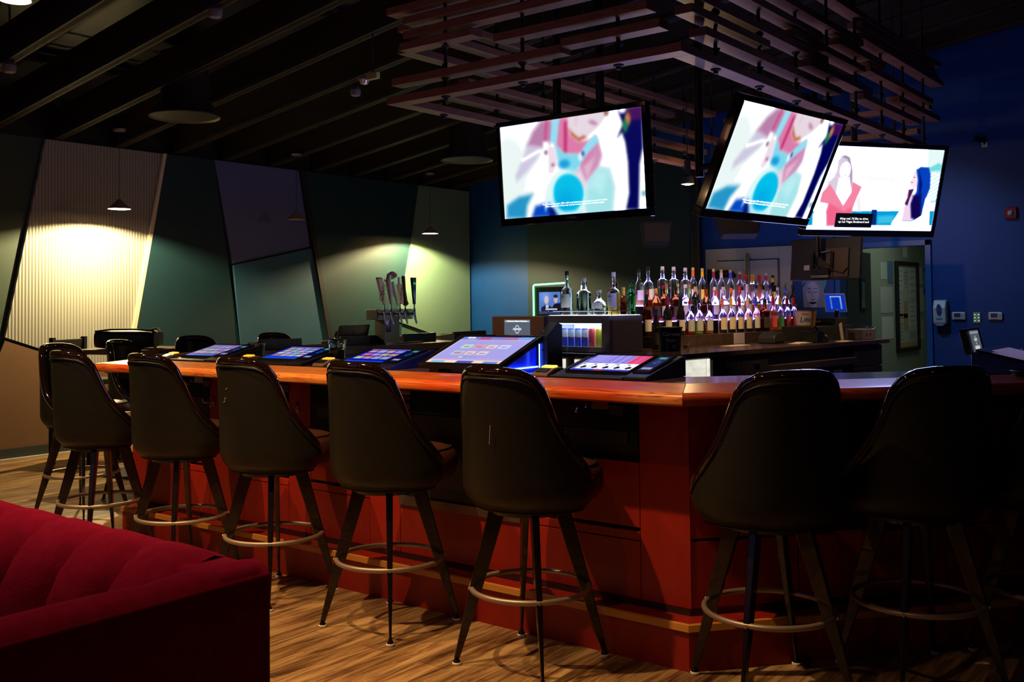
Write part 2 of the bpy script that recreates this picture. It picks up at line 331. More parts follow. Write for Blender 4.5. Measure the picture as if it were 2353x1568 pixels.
xs = [-5.69] + [v for o in open_ for v in o[:2]] + [-1.842]
for k in range(0, len(xs), 2): pnl(xs[k] + .003, xs[k + 1] - .003, .196, .998)
for x0, x1, zb in open_:
    if zb > .6: pnl(x0, x1, .478, zb); pnl(x0, x1, .428, .462, 'rail_panel')
    pnl(x0, x1, .196, .424)
# side (chamfer) panels
def leg_frame(i, d):
    o = offset_path(NOSE, d); a, b = o[i], o[i + 1]; e = (b - a); L_ = e.length; e.normalize()
    M = Matrix.Translation((a.x, a.y, 0)) @ Matrix.Rotation(math.atan2(e.y, e.x), 4, 'Z'); return M, L_
M3, L3 = leg_frame(3, .26)
for a, b in ((.003, .45), (.456, 1.10), (1.106, 1.90)):
    MB().box(a, b, 0, .04, .196, .45, M3).build('side_panel', RED, bc, bevel=.0015)
    if (a, b) != (.456, 1.10): MB().box(a, b, 0, .04, .462, .998, M3).build('side_panel', RED, bc, bevel=.0015)
M1, L1 = leg_frame(1, .26)
MB().box(0, L1 - .003, 0, .04, .196, .998, M1).build('side_panel', RED, bc)
M0, L0 = leg_frame(0, .26)
MB().box(0, L0 - .003, 0, .04, .196, .998, M0).build('side_panel', DKW, bc)
# black machine boxes that hang in the bays
def bay(x0, x1, z0, kind):
    yb = YP + .02
    o = thing('machine_cabinet', {'vents': 'black metal cabinet with four vent slots in the bay nearest the bar corner', 'tall': 'tall black metal cabinet with a steel lower rail in the widest bay', 'a': 'black cabinet with two small labels in the leftmost bay', 'b': 'black cabinet with two small labels in the second bay from the left', 'c': 'plain black cabinet behind the middle stool'}[kind], 'cabinet', ((x0 + x1) / 2, YP, 0), 0, 'black cabinets under the bar top')
    w = (x1 - x0) / 2
    MB().box(-w + .006, w - .006, .005, .03, z0 + .006, .99).build('door_panel', BLK, o)
    MB().box(-w + .006, w - .006, -.004, .004, .865, .99).build('upper_cover', mat('black_satin', (.006, .007, .012), .3), o, bevel=.002)
    MB().box(-w + .05, w - .05, -.002, .004, z0 + .07, .855).build('lower_cover', mat('dark_grey_sheet', (.04, .035, .03), .45), o, bevel=.002)
    lk = [(-.02, .93), (.03, .95)] if kind != 'tall' else [(.06, .94)]
    for lx, lz in lk:
        l_ = MB().lathe([(.0, 0), (.010, .0), (.010, .012), (.0, .014)], M=Matrix.Rotation(PI / 2, 4, 'X'), c=(lx, -.004, lz), n=12).build('lock', CHROME, o, smooth=True)
    if kind in 'ab' or kind == 'vents':
        MB().box(.05, .13, -.007, -.004, .938, .972).build('paper_label', mat('tan_label' if kind == 'vents' else 'grey_label', (.30, .17, .09) if kind == 'vents' else (.3, .32, .42), .7), o)
        MB().box(.135, .20, -.007, -.004, .918, .958).build('metal_plate', mat('plate', (.08, .08, .14), .4), o)
    if kind == 'vents':
        for q in range(4):
            MB().tube([(-.135 + q * .004, -.006, .835 - q * .026), (-.075 + q * .004, -.006, .835 - q * .026)], .0045, 8).build('vent_slot', BRASS, o, smooth=True)
    if kind == 'tall':
        MB().box(-w, w, -.012, .02, z0 - .03, z0 + .01).build('steel_rail', mat('dark_steel', (.16, .12, .10), .35, .8), o)
        for q, (a, h_) in enumerate(((.955, .018), (.93, .014), (.89, .03))):
            MB().box(-w + .014, -w + .075, -.008, -.004, a - h_ / 2, a + h_ / 2).build('rating_label', mat('lab%d' % q, (.25, .26, .34) if q == 0 else (.05, .05, .06), .5), o)
        text('LISTED\nAMUSEMENT\nMACHINE', .008, (-w + .045, -.0085, .89), (PI / 2, 0, 0), OFFW, o)
for (x0, x1, z0), k in zip(open_, ['a', 'b', 'c', 'tall', 'vents']): bay(x0, x1, z0, k)
# purse hooks
hk0 = None
for x, lab in ((-4.86, 'chrome purse hook on the red post right of the leftmost bay'), (-4.13, 'chrome purse hook on the red post right of the second bay')):
    h = thing('purse_hook', lab, 'hook', (x, YP, .84), 0, 'purse hooks on the bar front')
    MB().box(-.008, .008, -.004, 0, -.03, .03).build('plate', CHROME, h)
    MB().tube([(0, -.004, .01), (0, -.03, -.01), (-.01, -.055, -.005), (-.02, -.065, .02)], .0035, 8).build('upper_prong', CHROME, h, smooth=2)
    MB().tube([(0, -.004, -.02), (.01, -.02, -.035), (.012, -.035, -.02)], .0035, 8).build('lower_prong', CHROME, h, smooth=2)
# ---------------------------------------------------------------- bar stools
LEA = leather('olive_black_leather', (.010, .0095, .0055), (.014, .013, .0075)); LEA2 = leather('black_leather', (.008, .0075, .0075), (.012, .010, .010))
SEATL = leather('oxblood_leather', (.040, .012, .008), (.055, .018, .011))
RIM = mat('gloss_brown_trim', (.010, .004, .003), .07, coat=1.0); LEGM = mat('brown_black_metal', (.006, .003, .0028), .3, coat=.4)
def sstep(a, b, x): t = min(1, max(0, (x - a) / (b - a))); return t * t * (3 - 2 * t)
def make_stool(label):
    o = thing('bar_stool', label, 'bar stool')
    PM = math.radians(108)
    def H(phi):
        a = abs(math.degrees(phi)); tab = ((0, 1.124), (20, 1.122), (34, 1.113), (44, 1.092), (51, 1.052), (56, .99), (61, .935), (68, .875), (78, .82), (90, .775), (108, .715), (120, .69))
        for (a0, z0), (a1, z1) in zip(tab, tab[1:]):
            if a <= a1: z = z0 + (z1 - z0) * (a - a0) / (a1 - a0); break
        return z
    def P(phi, z, off=0):
        t = (z - .64) / .5; rx = .278 - .040 * t - off; ry = .235 - off; lean = -.035 * t
        tuck = 1 - .14 * max(0, (.69 - z) / .08) ** 2.4
        return Vector((rx * tuck * math.sin(phi), -ry * tuck * math.cos(phi) * (1 - .12 * math.sin(phi) ** 2) + lean - .005, z))
    nP, nZ = 72, 14
    def shell(off, inset, z0):
        mb = MB(); rows = []
        for j in range(nZ + 1):
            row = []
            for i in range(nP + 1):
                phi = -PM + 2 * PM * i / nP; h = H(phi) - inset; t = j / nZ; row.append(P(phi, z0 + (h - z0) * t, off))
            rows.append(row)
        mb.loft(rows, close=False, cap=False); return mb, rows
    out, ro = shell(0, .006, .604); inn, ri = shell(.034, .012, .70)
    # close bottom of the outer shell with inward tuck
    b0 = ro[0]; out.loft([b0, [Vector((p.x * .72, p.y * .72, .600)) for p in b0]], close=False, cap=False)
    so = out.build('back_shell', LEA, o, smooth=2); so.modifiers.new('s', 'SOLIDIFY').thickness = .006
    si = inn.build('back_cushion', LEA2, o, smooth=2); m_ = si.modifiers.new('s', 'SOLIDIFY'); m_.thickness = .008
    rim = [P(-PM + 2 * PM * i / 72, H(-PM + 2 * PM * i / 72), .016) for i in range(73)]
    rb = MB(); rb.tube(rim, .021, 10); rb.build('edge_trim', RIM, o, smooth=2)
    pip = [P(-PM + 2 * PM * i / 60, H(-PM + 2 * PM * i / 60) - .024, -.003) for i in range(61)]
    MB().tube(pip, .0045, 6).build('piping', LEA2, o, smooth=2)
    # seat
    rings = []
    for r, z in ((.17, .615), (.215, .622), (.236, .645), (.242, .68), (.238, .72), (.215, .748), (.17, .758), (.08, .764), (.01, .765)):
        rings.append([Vector((r * 1.0 * math.cos(a), r * 1.04 * math.sin(a) + .078, z)) for a in [2 * PI * k / 32 for k in range(32)]])
    MB().loft(rings).build('seat', SEATL, o, smooth=2)
    sm = rings[5]; MB().tube([v + Vector((0, 0, .002)) for v in sm], .003, 6, closed=True).build('seam', LEA2, o, smooth=2)
    pl = MB(); pl.lathe([(.0, .575), (.15, .575), (.155, .60), (.15, .622), (0, .622)], n=24); pl.build('swivel_plate', LEGM, o, smooth=True)
    for sx, sy in ((1, 1), (1, -1), (-1, 1), (-1, -1)):
        top = Vector((sx * .082, sy * .082, .615)); bot = Vector((sx * .203, sy * .203, .022)); mid = top.lerp(bot, .56)
        rr = []
        ang = math.atan2(sy, sx)
        for p, w in ((top, .036), (mid, .027), (bot, .012)):
            rr.append([p + Matrix.Rotation(ang, 3, 'Z') @ Vector((a * w * .9, b * w * .42, 0)) for a, b in ((1, 1), (-1, 1), (-1, -1), (1, -1))])
        l_ = MB().loft(rr).build('leg', LEGM, o, bevel=.004)
        g = MB().lathe([(0, 0), (.015, 0), (.0175, .004), (.017, .009), (.011, .012)], c=(bot.x, bot.y, 0), n=16); g.build('glide', mat('cream_glide', (.85, .78, .6), .4), l_, smooth=True)
        MB().lathe([(.014, .010), (.015, .013), (.009, .022), (.008, .03), (0, .03)], c=(bot.x, bot.y, 0), n=12).build('glide_stem', GLOSS, l_, smooth=True)
    MB().tube([(.2275 * math.cos(a), .2275 * math.sin(a), .285) for a in [2 * PI * k / 48 for k in range(48)]], .0105, 10, closed=True).build('foot_ring', BRASS, o, smooth=2)
    for sx, sy in ((1, 1), (1, -1), (-1, 1), (-1, -1)):
        MB().lathe([(0, 0), (.007, 0), (.007, .003), (0, .004)], M=Matrix.Rotation(math.atan2(sy, sx), 4, 'Z') @ Matrix.Rotation(PI / 2, 4, 'Y'), c=(sx * .168, sy * .168, .285), n=10).build('ring_screw', BRASS, o)
    return o
ST0 = make_stool('black leather bar stool left of the bar corner, with a white scratch on its back')
ST0.location = (-2.347, 3.105, 0); ST0['group'] = 'bar stools around the bar'
MB().tube([(.02, -.266, .86), (.026, -.270, .90), (.03, -.272, .93)], .0012, 5).build('scratch', OFFW, ST0)
def stool(x, y, rz, label, group='bar stools around the bar'):
    c = copy_tree(ST0); c.location = (x, y, 0); c.rotation_euler = (0, 0, rz); c['label'] = label; c['group'] = group
    for ch in list(c.children):
        if ch.name.startswith('scratch'): bpy.data.objects.remove(ch)
    return c
for x, y, rz, lab in ((-3.107, 3.105, 0, 'black leather bar stool directly left of the one with the scratched back'),
                      (-3.884, 3.105, .03, 'black leather bar stool with pale scuffs in the middle of the front row'),
                      (-4.64, 3.105, .02, 'front row bar stool between the scuffed stool and the leftmost front one'),
                      (-5.39, 3.08, .02, 'leftmost black bar stool along the front of the bar, at the rounded rail end')):
    s_ = stool(x, y, rz, lab)
    if 'scuffs' in lab:
        for q, (a, b) in enumerate(((-.02, .99), (-.03, .945), (-.035, .93))): MB().tube([(a, -.2655, b), (a + .008, -.266, b + .008)], .0016, 5).build('scuff', OFFW, s_)
BR = math.atan2(BDIR[1], BDIR[0])
stool(-1.49, 3.372, BR, 'black bar stool just right of the bar corner')
stool(-1.107, 3.804, BR, 'second black bar stool to the right of the bar corner, with a blue-lit leg')
stool(-.738, 4.236, BR, 'black bar stool cut by the right edge of the photo')
stool(-6.38, 3.51, -1.25, 'black bar stool nearest the tan wall, facing the high table', 'bar stools at the high table')
stool(-6.66, 4.15, -1.1, 'black bar stool by the high table with the bag, behind the rail end', 'bar stools at the high table')
for x, y, lab in ((-6.98, 4.92, 'far side bar stool, only its back showing, nearest the high table'), (-7.0, 5.75, 'far side bar stool, its back showing between the second and third game machines'), (-6.95, 6.6, 'far side bar stool behind the tilted black machine display'), (-6.95, 9.05, 'far side bar stool right of the beer taps, below the lit green wall'), (-6.95, 10.05, 'farthest bar stool, back just showing by the blue wall corner')):
    stool(x, y, -PI / 2, lab)
# ---------------------------------------------------------------- red channel-back booth
VEL = noisy('crimson_velvet', (.20, .0018, .022), (.26, .003, .030), s=30, rough=.95, spec=.1, bump=.4, bscale=120)
so = thing('booth_sofa', 'crimson velvet channel-back booth in the lower left corner', 'sofa', (0, 0, 0))
XR, YT, ZT = -1.78, 1.41, .815
sweep([(XR, -.6), (XR, YT), (XR - 2.4, YT)], [(0, 0), (0, .785), (.12, .785), (.12, 0)]).build('outer_frame', VEL, so)
MB().tube([(XR - .001, -.6, ZT - .03), (XR - .001, YT + .001, ZT - .03), (XR - 2.4, YT + .001, ZT - .03)], .004, 6).build('welt', VEL, so)
def channel(path, place, c, hw, bulge, name, n=12):
    """one stuffed channel: path = (inset, height) points over the cushion edge, arched across its width"""
    rows = []
    for i, (d, z) in enumerate(path):
        a = path[max(i - 1, 0)]; b = path[min(i + 1, len(path) - 1)]; t = Vector((b[0] - a[0], b[1] - a[1])).normalized(); nx, nz = t.y * 1.0, -t.x
        row = []
        for q in range(n + 1):
            u = -1 + 2 * q / n; k = bulge * ((1 - abs(u) ** 2.6) - .35) * (1.0, 1.0, 1.0, 1.0, .85, .6, .35, .18, .08, 0)[min(9, int(i * 9 / (len(path) - 1)))]
            row.append(place(c + hw * u, d + nx * k, z + nz * k))
        rows.append(row)
    MB().loft(rows, close=False, cap=False).build(name, VEL, so, smooth=2)
BACKP = [(.25, .40), (.235, .52), (.22, .62), (.205, .69), (.18, .745), (.145, .79), (.10, .818), (.055, .824), (.02, .812), (.0, .787)]
ARMP = [(.17, .40), (.165, .60), (.155, .70), (.14, .755), (.115, .79), (.08, .81), (.045, .815), (.015, .805), (.0, .787)]
for k in range(10): channel(BACKP, lambda u, d, z: Vector((u, YT - d, z)), XR - .235 - .222 * k, .112, .062, 'back_channel')
for k in range(6): channel(ARMP, lambda u, d, z: Vector((XR - d, u, z)), YT - (.13 if k == 0 else .49 + .46 * (k - 1)), .13 if k == 0 else .23, .012, 'arm_roll')
MB().box(XR - .20, XR - .002, YT - .14, YT - .002, .70, .812).build('corner_pad', VEL, so, bevel=.025, smooth=True)
MB().box(XR - 2.3, XR - .12, -.6, YT - .12, .05, .44).build('seat_cushion', VEL, so, bevel=.04)
# ---------------------------------------------------------------- screens
PIC = attr_mat()
def screen(name, w, h, fn, parent, y=0, nx=None, ny=None, gain=1.0, M=None):
    """a display panel in the local x-z plane facing -y whose own picture is stored as a colour attribute"""
    nx = nx or 96; ny = ny or int(nx * h / w)
    X, Z = np.meshgrid(np.linspace(0, 1, nx), np.linspace(0, 1, ny)); T = 1 - Z
    rgb = fn(X, T, w / h) * 1.0
    lin = np.clip(rgb, 0, 4) ** 2.2 * gain
    vs = np.stack([(X - .5) * w, np.full_like(X, y), (Z - .5) * h], -1).reshape(-1, 3)
    idx = np.arange(nx * ny).reshape(ny, nx)
    fs = np.stack([idx[:-1, :-1], idx[:-1, 1:], idx[1:, 1:], idx[1:, :-1]], -1).reshape(-1, 4)
    me = bpy.data.meshes.new(name); me.from_pydata(vs.tolist(), [], fs.tolist()); me.update()
    at = me.color_attributes.new('picture', 'FLOAT_COLOR', 'POINT')
    at.data.foreach_set('color', np.concatenate([lin.reshape(-1, 3), np.ones((nx * ny, 1))], 1).astype(np.float32).ravel())
    me.materials.append(PIC); o = bpy.data.objects.new(name, me); COL.objects.link(o); o.parent = parent
    if M is not None: o.matrix_local = M
    return o
class Paint:
    def __init__(s, X, T, asp, bg): s.x = X * asp; s.t = T; s.a = asp; s.c = np.ones(X.shape + (3,)) * np.array(bg)
    def mixin(s, m, col): s.c = s.c * (1 - m[..., None]) + np.array(col) * m[..., None]; return s
    def blob(s, cx, cy, rx, ry, col, soft=.2, rot=0, op=1):
        dx, dy = s.x - cx * s.a, s.t - cy; c, n = math.cos(rot), math.sin(rot)
        r = np.sqrt(((dx * c + dy * n) / rx) ** 2 + ((-dx * n + dy * c) / ry) ** 2)
        return s.mixin(op * np.clip((1 + soft / 2 - r) / soft, 0, 1), col)
    def rect(s, x0, x1, y0, y1, col, soft=.01, op=1):
        X = s.x / s.a
        m = np.clip((X - x0) / soft + .5, 0, 1) * np.clip((x1 - X) / soft + .5, 0, 1) * np.clip((s.t - y0) / soft + .5, 0, 1) * np.clip((y1 - s.t) / soft + .5, 0, 1)
        return s.mixin(m * op, col)
    def spoly(s, pts, col, soft=.02, op=1):
        """any simple polygon in 0..1 screen coordinates with a soft edge"""
        pts = [(x * s.a, y) for x, y in pts]; n = len(pts); D = np.full(s.t.shape, 9.0); inside = np.zeros(s.t.shape, bool)
        for i in range(n):
            ax, ay = pts[i]; bx, by = pts[(i + 1) % n]; ex, ey = bx - ax, by - ay
            k = np.clip(((s.x - ax) * ex + (s.t - ay) * ey) / (ex * ex + ey * ey + 1e-9), 0, 1)
            D = np.minimum(D, np.hypot(s.x - ax - k * ex, s.t - ay - k * ey))
            c = ((ay > s.t) != (by > s.t)) & (s.x < (bx - ax) * (s.t - ay) / ((by - ay) if abs(by - ay) > 1e-9 else 1e-9) + ax); inside ^= c
        return s.mixin(op * np.clip(np.where(inside, D, -D) / soft + .5, 0, 1), col)
    def poly(s, pts, col, soft=.01, op=1):
        """convex polygon, points clockwise on screen"""
        m = np.ones(s.t.shape); n = len(pts)
        for i in range(n):
            (ax, ay), (bx, by) = pts[i], pts[(i + 1) % n]; ax *= s.a; bx *= s.a
            L_ = math.hypot(bx - ax, by - ay) or 1
            d = ((bx - ax) * (s.t - ay) - (by - ay) * (s.x - ax)) / L_
            m = np.minimum(m, np.clip(d / soft + .5, 0, 1))
        return s.mixin(m * op, col)
def homog(src):
    """maps points traced in a view of the screen (corners src: TL, TR, BR, BL) to 0..1 screen coordinates"""
    A = []; B = []
    for (x, y), (u, v) in zip(src, ((0, 0), (1, 0), (1, 1), (0, 1))):
        A += [[x, y, 1, 0, 0, 0, -u * x, -u * y], [0, 0, 0, x, y, 1, -v * x, -v * y]]; B += [u, v]
    h = np.append(np.linalg.solve(np.array(A, float), np.array(B, float)), 1).reshape(3, 3)
    def f(x, y): q = h @ np.array((x, y, 1.0)); return q[0] / q[2], q[1] / q[2]
    return f
def blur(c, n):
    for _ in range(n):
        p = np.pad(c, ((1, 1), (1, 1), (0, 0)), 'edge'); c = (p[1:-1, 1:-1] * 2 + p[:-2, 1:-1] + p[2:, 1:-1] + p[1:-1, :-2] + p[1:-1, 2:]) / 6
    return c
def glow(c): 
    b = np.clip((c.min(-1) - .93) / .06, 0, 1)[..., None]; return c * (1 + b * np.array([1.3, 1.5, 3.2]))
def advert(X, T, a):
    p = Paint(X, T, a, (.99, .985, .99)); q = homog(((75, 245), (912, 113), (953, 730), (107, 805)))
    def P(pts, col, soft=.03, op=1): p.spoly([q(*t) for t in pts], col, soft, op)
    def B(x, y, r, rz, col, soft=.3, rot=0, op=1): u, v = q(x, y); p.blob(u, v, r / 470, rz / 560, col, soft, rot, op)
    p.blob(.05, .5, .45, .7, (.92, .97, .96), 1.4)
    P([(240, 350), (330, 365), (300, 430), (240, 510), (178, 575), (168, 540), (205, 450)], (.80, .78, .88), .05); P([(198, 438), (325, 362), (332, 385), (210, 458)], (.97, .97, .99), .02)
    P([(318, 205), (385, 192), (385, 325), (330, 365), (238, 352), (270, 270)], (.72, .50, .66), .05); P([(345, 200), (360, 200), (350, 330), (335, 330)], (.82, .25, .50), .02, .8)
    P([(425, 186), (480, 180), (490, 280), (540, 325), (600, 320), (650, 290), (680, 400), (600, 560), (560, 520), (545, 405), (455, 400), (400, 340)], (.86, .48, .66), .03)
    P([(455, 210), (476, 200), (474, 398), (456, 392)], (.72, .12, .36), .03, .8)
    P([(655, 330), (682, 420), (660, 490), (580, 590), (520, 520), (600, 450)], (.80, .56, .72), .04); P([(575, 480), (640, 420), (600, 560)], (.88, .70, .80), .04)
    P([(388, 192), (428, 187), (414, 345), (373, 330)], (.58, .86, .95), .015); P([(640, 282), (667, 322), (588, 412), (556, 392), (580, 350)], (.58, .86, .95), .015)
    P([(400, 342), (460, 400), (550, 405), (562, 395), (592, 410), (520, 525), (430, 480)], (.50, .84, .93), .03); B(460, 465, 32, 26, (.10, .62, .86), .8); B(555, 420, 12, 26, (.9, .95, 1), .5); B(570, 400, 8, 14, (.2, .25, .5), .5)
    P([(476, 178), (705, 138), (690, 195), (650, 245), (600, 292), (540, 322), (495, 292), (478, 240)], (.90, .84, .88), .03); P([(484, 250), (500, 290), (545, 324), (592, 300), (575, 290), (545, 305), (515, 282)], (.70, .32, .16), .025)
    B(628, 212, 26, 12, (.76, .52, .66), .8, .4); B(705, 155, 12, 14, (.55, .36, .30), .7); P([(525, 170), (532, 170), (530, 230), (522, 220)], (.84, .76, .82), .02)
    P([(335, 330), (400, 370), (420, 450), (390, 525), (338, 505), (330, 430)], (.93, .86, .92), .04); P([(333, 328), (363, 328), (366, 510), (334, 495)], (.99, .985, .99), .015); B(350, 395, 9, 12, (.5, .3, .42), .6); B(392, 470, 10, 8, (.55, .3, .4), .8)
    P([(590, 580), (670, 480), (730, 490), (762, 600), (752, 760), (600, 785), (575, 680)], (.64, .89, .91), .05); P([(668, 520), (640, 590), (650, 585), (680, 520)], (.45, .78, .84), .02); P([(600, 600), (660, 500), (720, 520), (690, 640)], (.72, .93, .95), .08)
    B(480, 650, 112, 138, (.80, .97, .96), .35, -.2); P([(560, 500), (600, 600), (570, 620), (520, 520)], (.93, .84, .90), .04)
    B(486, 642, 88, 112, (.0, .74, .91), .10, -.2); B(470, 690, 60, 60, (.0, .60, .88), .9, 0, .5); P([(420, 760), (580, 745), (570, 775), (430, 785)], (.75, .93, .97), .03)
    P([(118, 800), (120, 720), (190, 668), (272, 650), (240, 720), (232, 800)], (.16, .58, .78), .05); P([(268, 795), (290, 725), (370, 700), (432, 782)], (.04, .28, .76), .04); P([(345, 700), (362, 600), (372, 690), (350, 760)], (.85, .96, .98), .02); P([(372, 730), (400, 740), (415, 785), (375, 785)], (.03, .10, .40), .03)
    P([(775, 140), (912, 113), (925, 360), (907, 460), (912, 735), (833, 738), (850, 640), (840, 450), (822, 330), (800, 268), (772, 305), (805, 220)], (.01, .03, .34), .012)
    P([(922, 370), (946, 500), (955, 735), (906, 738), (908, 480)], (.985, .99, .99), .010); P([(818, 125), (914, 110), (917, 190), (840, 200)], (.26, .08, .34), .03); B(832, 190, 15, 36, (.75, .50, .30), .8); B(818, 232, 15, 34, (.12, .48, .34), .8); B(800, 135, 20, 18, (.99, .99, .99), .3); B(815, 660, 1, 1, (1, 1, 1))
    B(935, 640, 8, 14, (.2, .6, .75), .8)
    return glow(blur(p.c, 7))
def talk(X, T, a):
    p = Paint(X, T, a, (.965, .955, .97)); q = homog(((627, 298), (1280, 326), (1208, 742), (565, 733)))
    def P(pts, col, soft=.02, op=1): p.spoly([q(*t) for t in pts], col, soft, op)
    def B(x, y, r, rz, col, soft=.3, rot=0, op=1): u, v = q(x, y); p.blob(u, v, r / 360, rz / 420, col, soft, rot, op)
    P([(1197, 322), (1282, 326), (1262, 450), (1190, 450)], (.90, .98, .98), .02); P([(1195, 420), (1250, 392), (1268, 402), (1262, 432), (1195, 436)], (.45, .86, .88), .03); P([(1200, 436), (1262, 432), (1240, 590), (1200, 600)], (.72, .93, .98), .02)
    for k in range(9): P([(1204 + 6 * k, 440), (1207 + 6 * k, 440), (1203 + 6 * k, 585), (1200 + 6 * k, 585)], (.97, 1, 1), .006)
    for k in range(9):
        for j in range(4): B(650 + 12 * j + 4 * (k % 2), 385 + 15 * k, 2.2, 4, (.72, .74, .84), .6)
    P([(560, 640), (1225, 640), (1212, 715), (560, 712)], (.0, .62, .86), .01); P([(905, 632), (932, 632), (926, 712), (900, 712)], (.02, .18, .45), .008); P([(935, 665), (1020, 660), (1015, 700), (935, 705)], (.25, .75, .9), .04)
    P([(560, 712), (1216, 712), (1208, 745), (560, 738)], (.97, .95, .98), .008)
    P([(735, 380), (760, 352), (790, 362), (804, 430), (806, 510), (795, 548), (770, 500), (745, 480), (722, 545), (690, 552), (672, 530), (685, 490), (712, 465), (728, 430)], (.86, .80, .88), .03); P([(752, 360), (772, 352), (792, 366), (803, 430), (800, 520), (792, 520), (795, 430), (780, 372)], (.62, .56, .68), .02)
    P([(735, 465), (790, 465), (803, 540), (757, 615), (718, 552)], (1, .96, .98), .02); B(768, 428, 27, 42, (1, .975, .985), .2); B(756, 408, 6, 2, (.6, .5, .6), .8); B(786, 409, 6, 2, (.6, .5, .6), .8); B(772, 455, 9, 2.5, (.8, .5, .6), .8)
    P([(636, 592), (672, 630), (692, 712), (598, 712), (600, 655)], (1, .97, .99), .02); P([(822, 580), (846, 560), (852, 642), (832, 642)], (.97, .93, .97), .015)
    P([(650, 545), (690, 500), (720, 548), (757, 613), (800, 545), (806, 488), (852, 515), (822, 580), (800, 640), (806, 712), (672, 712), (672, 640), (680, 600), (638, 592)], (.96, .52, .64), .015); P([(675, 712), (672, 640), (690, 600), (760, 640), (800, 620), (806, 712)], (.95, .40, .55), .04)
    P([(1075, 560), (1110, 528), (1122, 600), (1117, 690), (1048, 690), (1055, 610)], (.96, .84, .93), .02); P([(1070, 555), (1088, 545), (1060, 690), (1002, 706), (1012, 690), (1045, 640)], (.99, .95, .99), .015)
    P([(1120, 440), (1142, 428), (1146, 500), (1126, 522), (1106, 512), (1100, 492), (1116, 470)], (.99, .90, .96), .012); B(1124, 466, 4, 3, (.25, .2, .4), .6); B(1112, 492, 5, 3, (.7, .4, .5), .6)
    P([(1135, 427), (1160, 412), (1200, 415), (1208, 450), (1205, 520), (1185, 570), (1165, 640), (1150, 688), (1108, 672), (1105, 600), (1135, 540), (1142, 480)], (.05, .26, .74), .02); P([(1118, 560), (1160, 550), (1155, 690), (1108, 674), (1106, 610)], (.10, .04, .30), .04); P([(1150, 430), (1165, 500), (1150, 600), (1142, 600), (1150, 500)], (.02, .10, .45), .02)
    P([(1095, 530), (1122, 525), (1102, 570), (1088, 612), (1074, 602), (1090, 570)], (.28, .12, .34), .015)
    P([(1182, 570), (1207, 565), (1200, 715), (1002, 712), (1015, 690), (1112, 692), (1160, 662)], (1, .96, 1), .012)
    return glow(p.c)
WTXT = mat('screen_white_text', (0, 0, 0), .5, emit=(1, 1, 1), es=1.5)
def television(label, loc, yaw, tilt, fn, w=.93, h=.523, caption=None):
    o = thing('television', label, 'television', loc, 0, 'televisions hung from the ceiling'); o.rotation_euler = Matrix.Rotation(yaw, 3, 'Z').to_4x4().to_euler()
    o.rotation_mode = 'XYZ'; o.rotation_euler = (Matrix.Rotation(yaw, 3, 'Z') @ Matrix.Rotation(tilt, 3, 'X')).to_euler()
    b = .028; fr = MB()
    fr.box(-w / 2 - b, w / 2 + b, -.004, .045, h / 2, h / 2 + b); fr.box(-w / 2 - b, w / 2 + b, -.004, .045, -h / 2 - b * 1.5, -h / 2)
    fr.box(-w / 2 - b, -w / 2, -.004, .045, -h / 2, h / 2); fr.box(w / 2, w / 2 + b, -.004, .045, -h / 2, h / 2)
    fr.build('bezel', GLOSS, o, bevel=.004)
    bk_ = MB(); bk_.box(-w / 2 - .02, w / 2 + .02, .012, .05, -h / 2 - .03, h / 2 + .02); bk_.box(-w * .34, w * .34, .05, .085, -h * .4, h * .3); bk_.build('back_cover', BLKM, o, bevel=.006)
    screen('screen', w, h, fn, o, y=.002, nx=230)
    MB().box(-.13, .13, .085, .11, -.12, .12).build('wall_plate', BLKM, o)
    return o
T1 = television('wide lit television on the left under the wooden slats, showing a person in overalls', (-3.08, 4.468, 2.12), 0, math.radians(4), advert)
text('TOSHIBA', .016, (.0, -.0055, -.5230 / 2 - .02), (PI / 2, 0, 0), mat('grey_print', (.35, .35, .38), .5), T1, 'brand_lettering')
T2 = television('lit television angled down at the middle right, overlapping the morning show screen', (-1.984, 4.69, 2.047), math.radians(82.3), math.radians(24.9), advert)
T3 = television('rightmost lit television showing two women talking with a caption', (-2.04, 6.339, 2.066), math.radians(55.2), math.radians(16), talk)
for T_ in (T1, T2):
    text('*Restrictions may apply. Offer valid at participating stores only. See store for details.\nWhile supplies last. Prices may vary by location. Terms and conditions apply.', .0125, (.02, -.001, -.205), (PI / 2, 0, 0), WTXT, T_, 'fine_print')
cb = MB().box(-.265, .005, -.0012, .0012, -.245, -.155).build('caption_box', mat('caption_black', (.002, .002, .003), .5), T3)
text("thing real. I'd like to drive\nup Las Vegas Boulevard and", .020, (-.13, -.002, -.199), (PI / 2, 0, 0), WTXT, T3, 'caption_text')
text('morning', .06, (.02, -.001, .07), (PI / 2, 0, 0), mat('faint_letters', (0, 0, 0), .5, emit=(.80, .78, .84), es=1.0), T3, 'set_lettering')
def pole(label, x, y, z0, z1, hx, hy, hz):
    o = thing('television_mount', label, 'mount', (x, y, 0), 0, 'television mounts')
    MB().cyl((0, 0, z0), (0, 0, z1), .024, 16).build('pole', BLK, o, smooth=True)
    MB().lathe([(0, z1 - .012), (.07, z1 - .012), (.07, z1), (0, z1)], n=20).build('ceiling_flange', BLKM, o)
    MB().tube([(0, 0, z0 + .05), (hx - x, hy - y, hz)], .02, 8).build('bracket_arm', BLKM, o)
pole('black steel television pole above the left screen, nearer the centre', -3.27, 4.63, 2.1, 3.84, -3.15, 4.585, 2.12)
pole('black steel television pole right above the left screen', -2.98, 4.63, 2.1, 3.87, -3.05, 4.585, 2.12)
pole('black steel pole carrying the downward tilted middle screen', -2.52, 4.90, 2.05, 3.94, -2.055, 4.70, 2.085)
pole('black steel pole carrying the rightmost screen', -2.50, 7.30, 2.05, 3.94, -2.10, 6.39, 2.09)
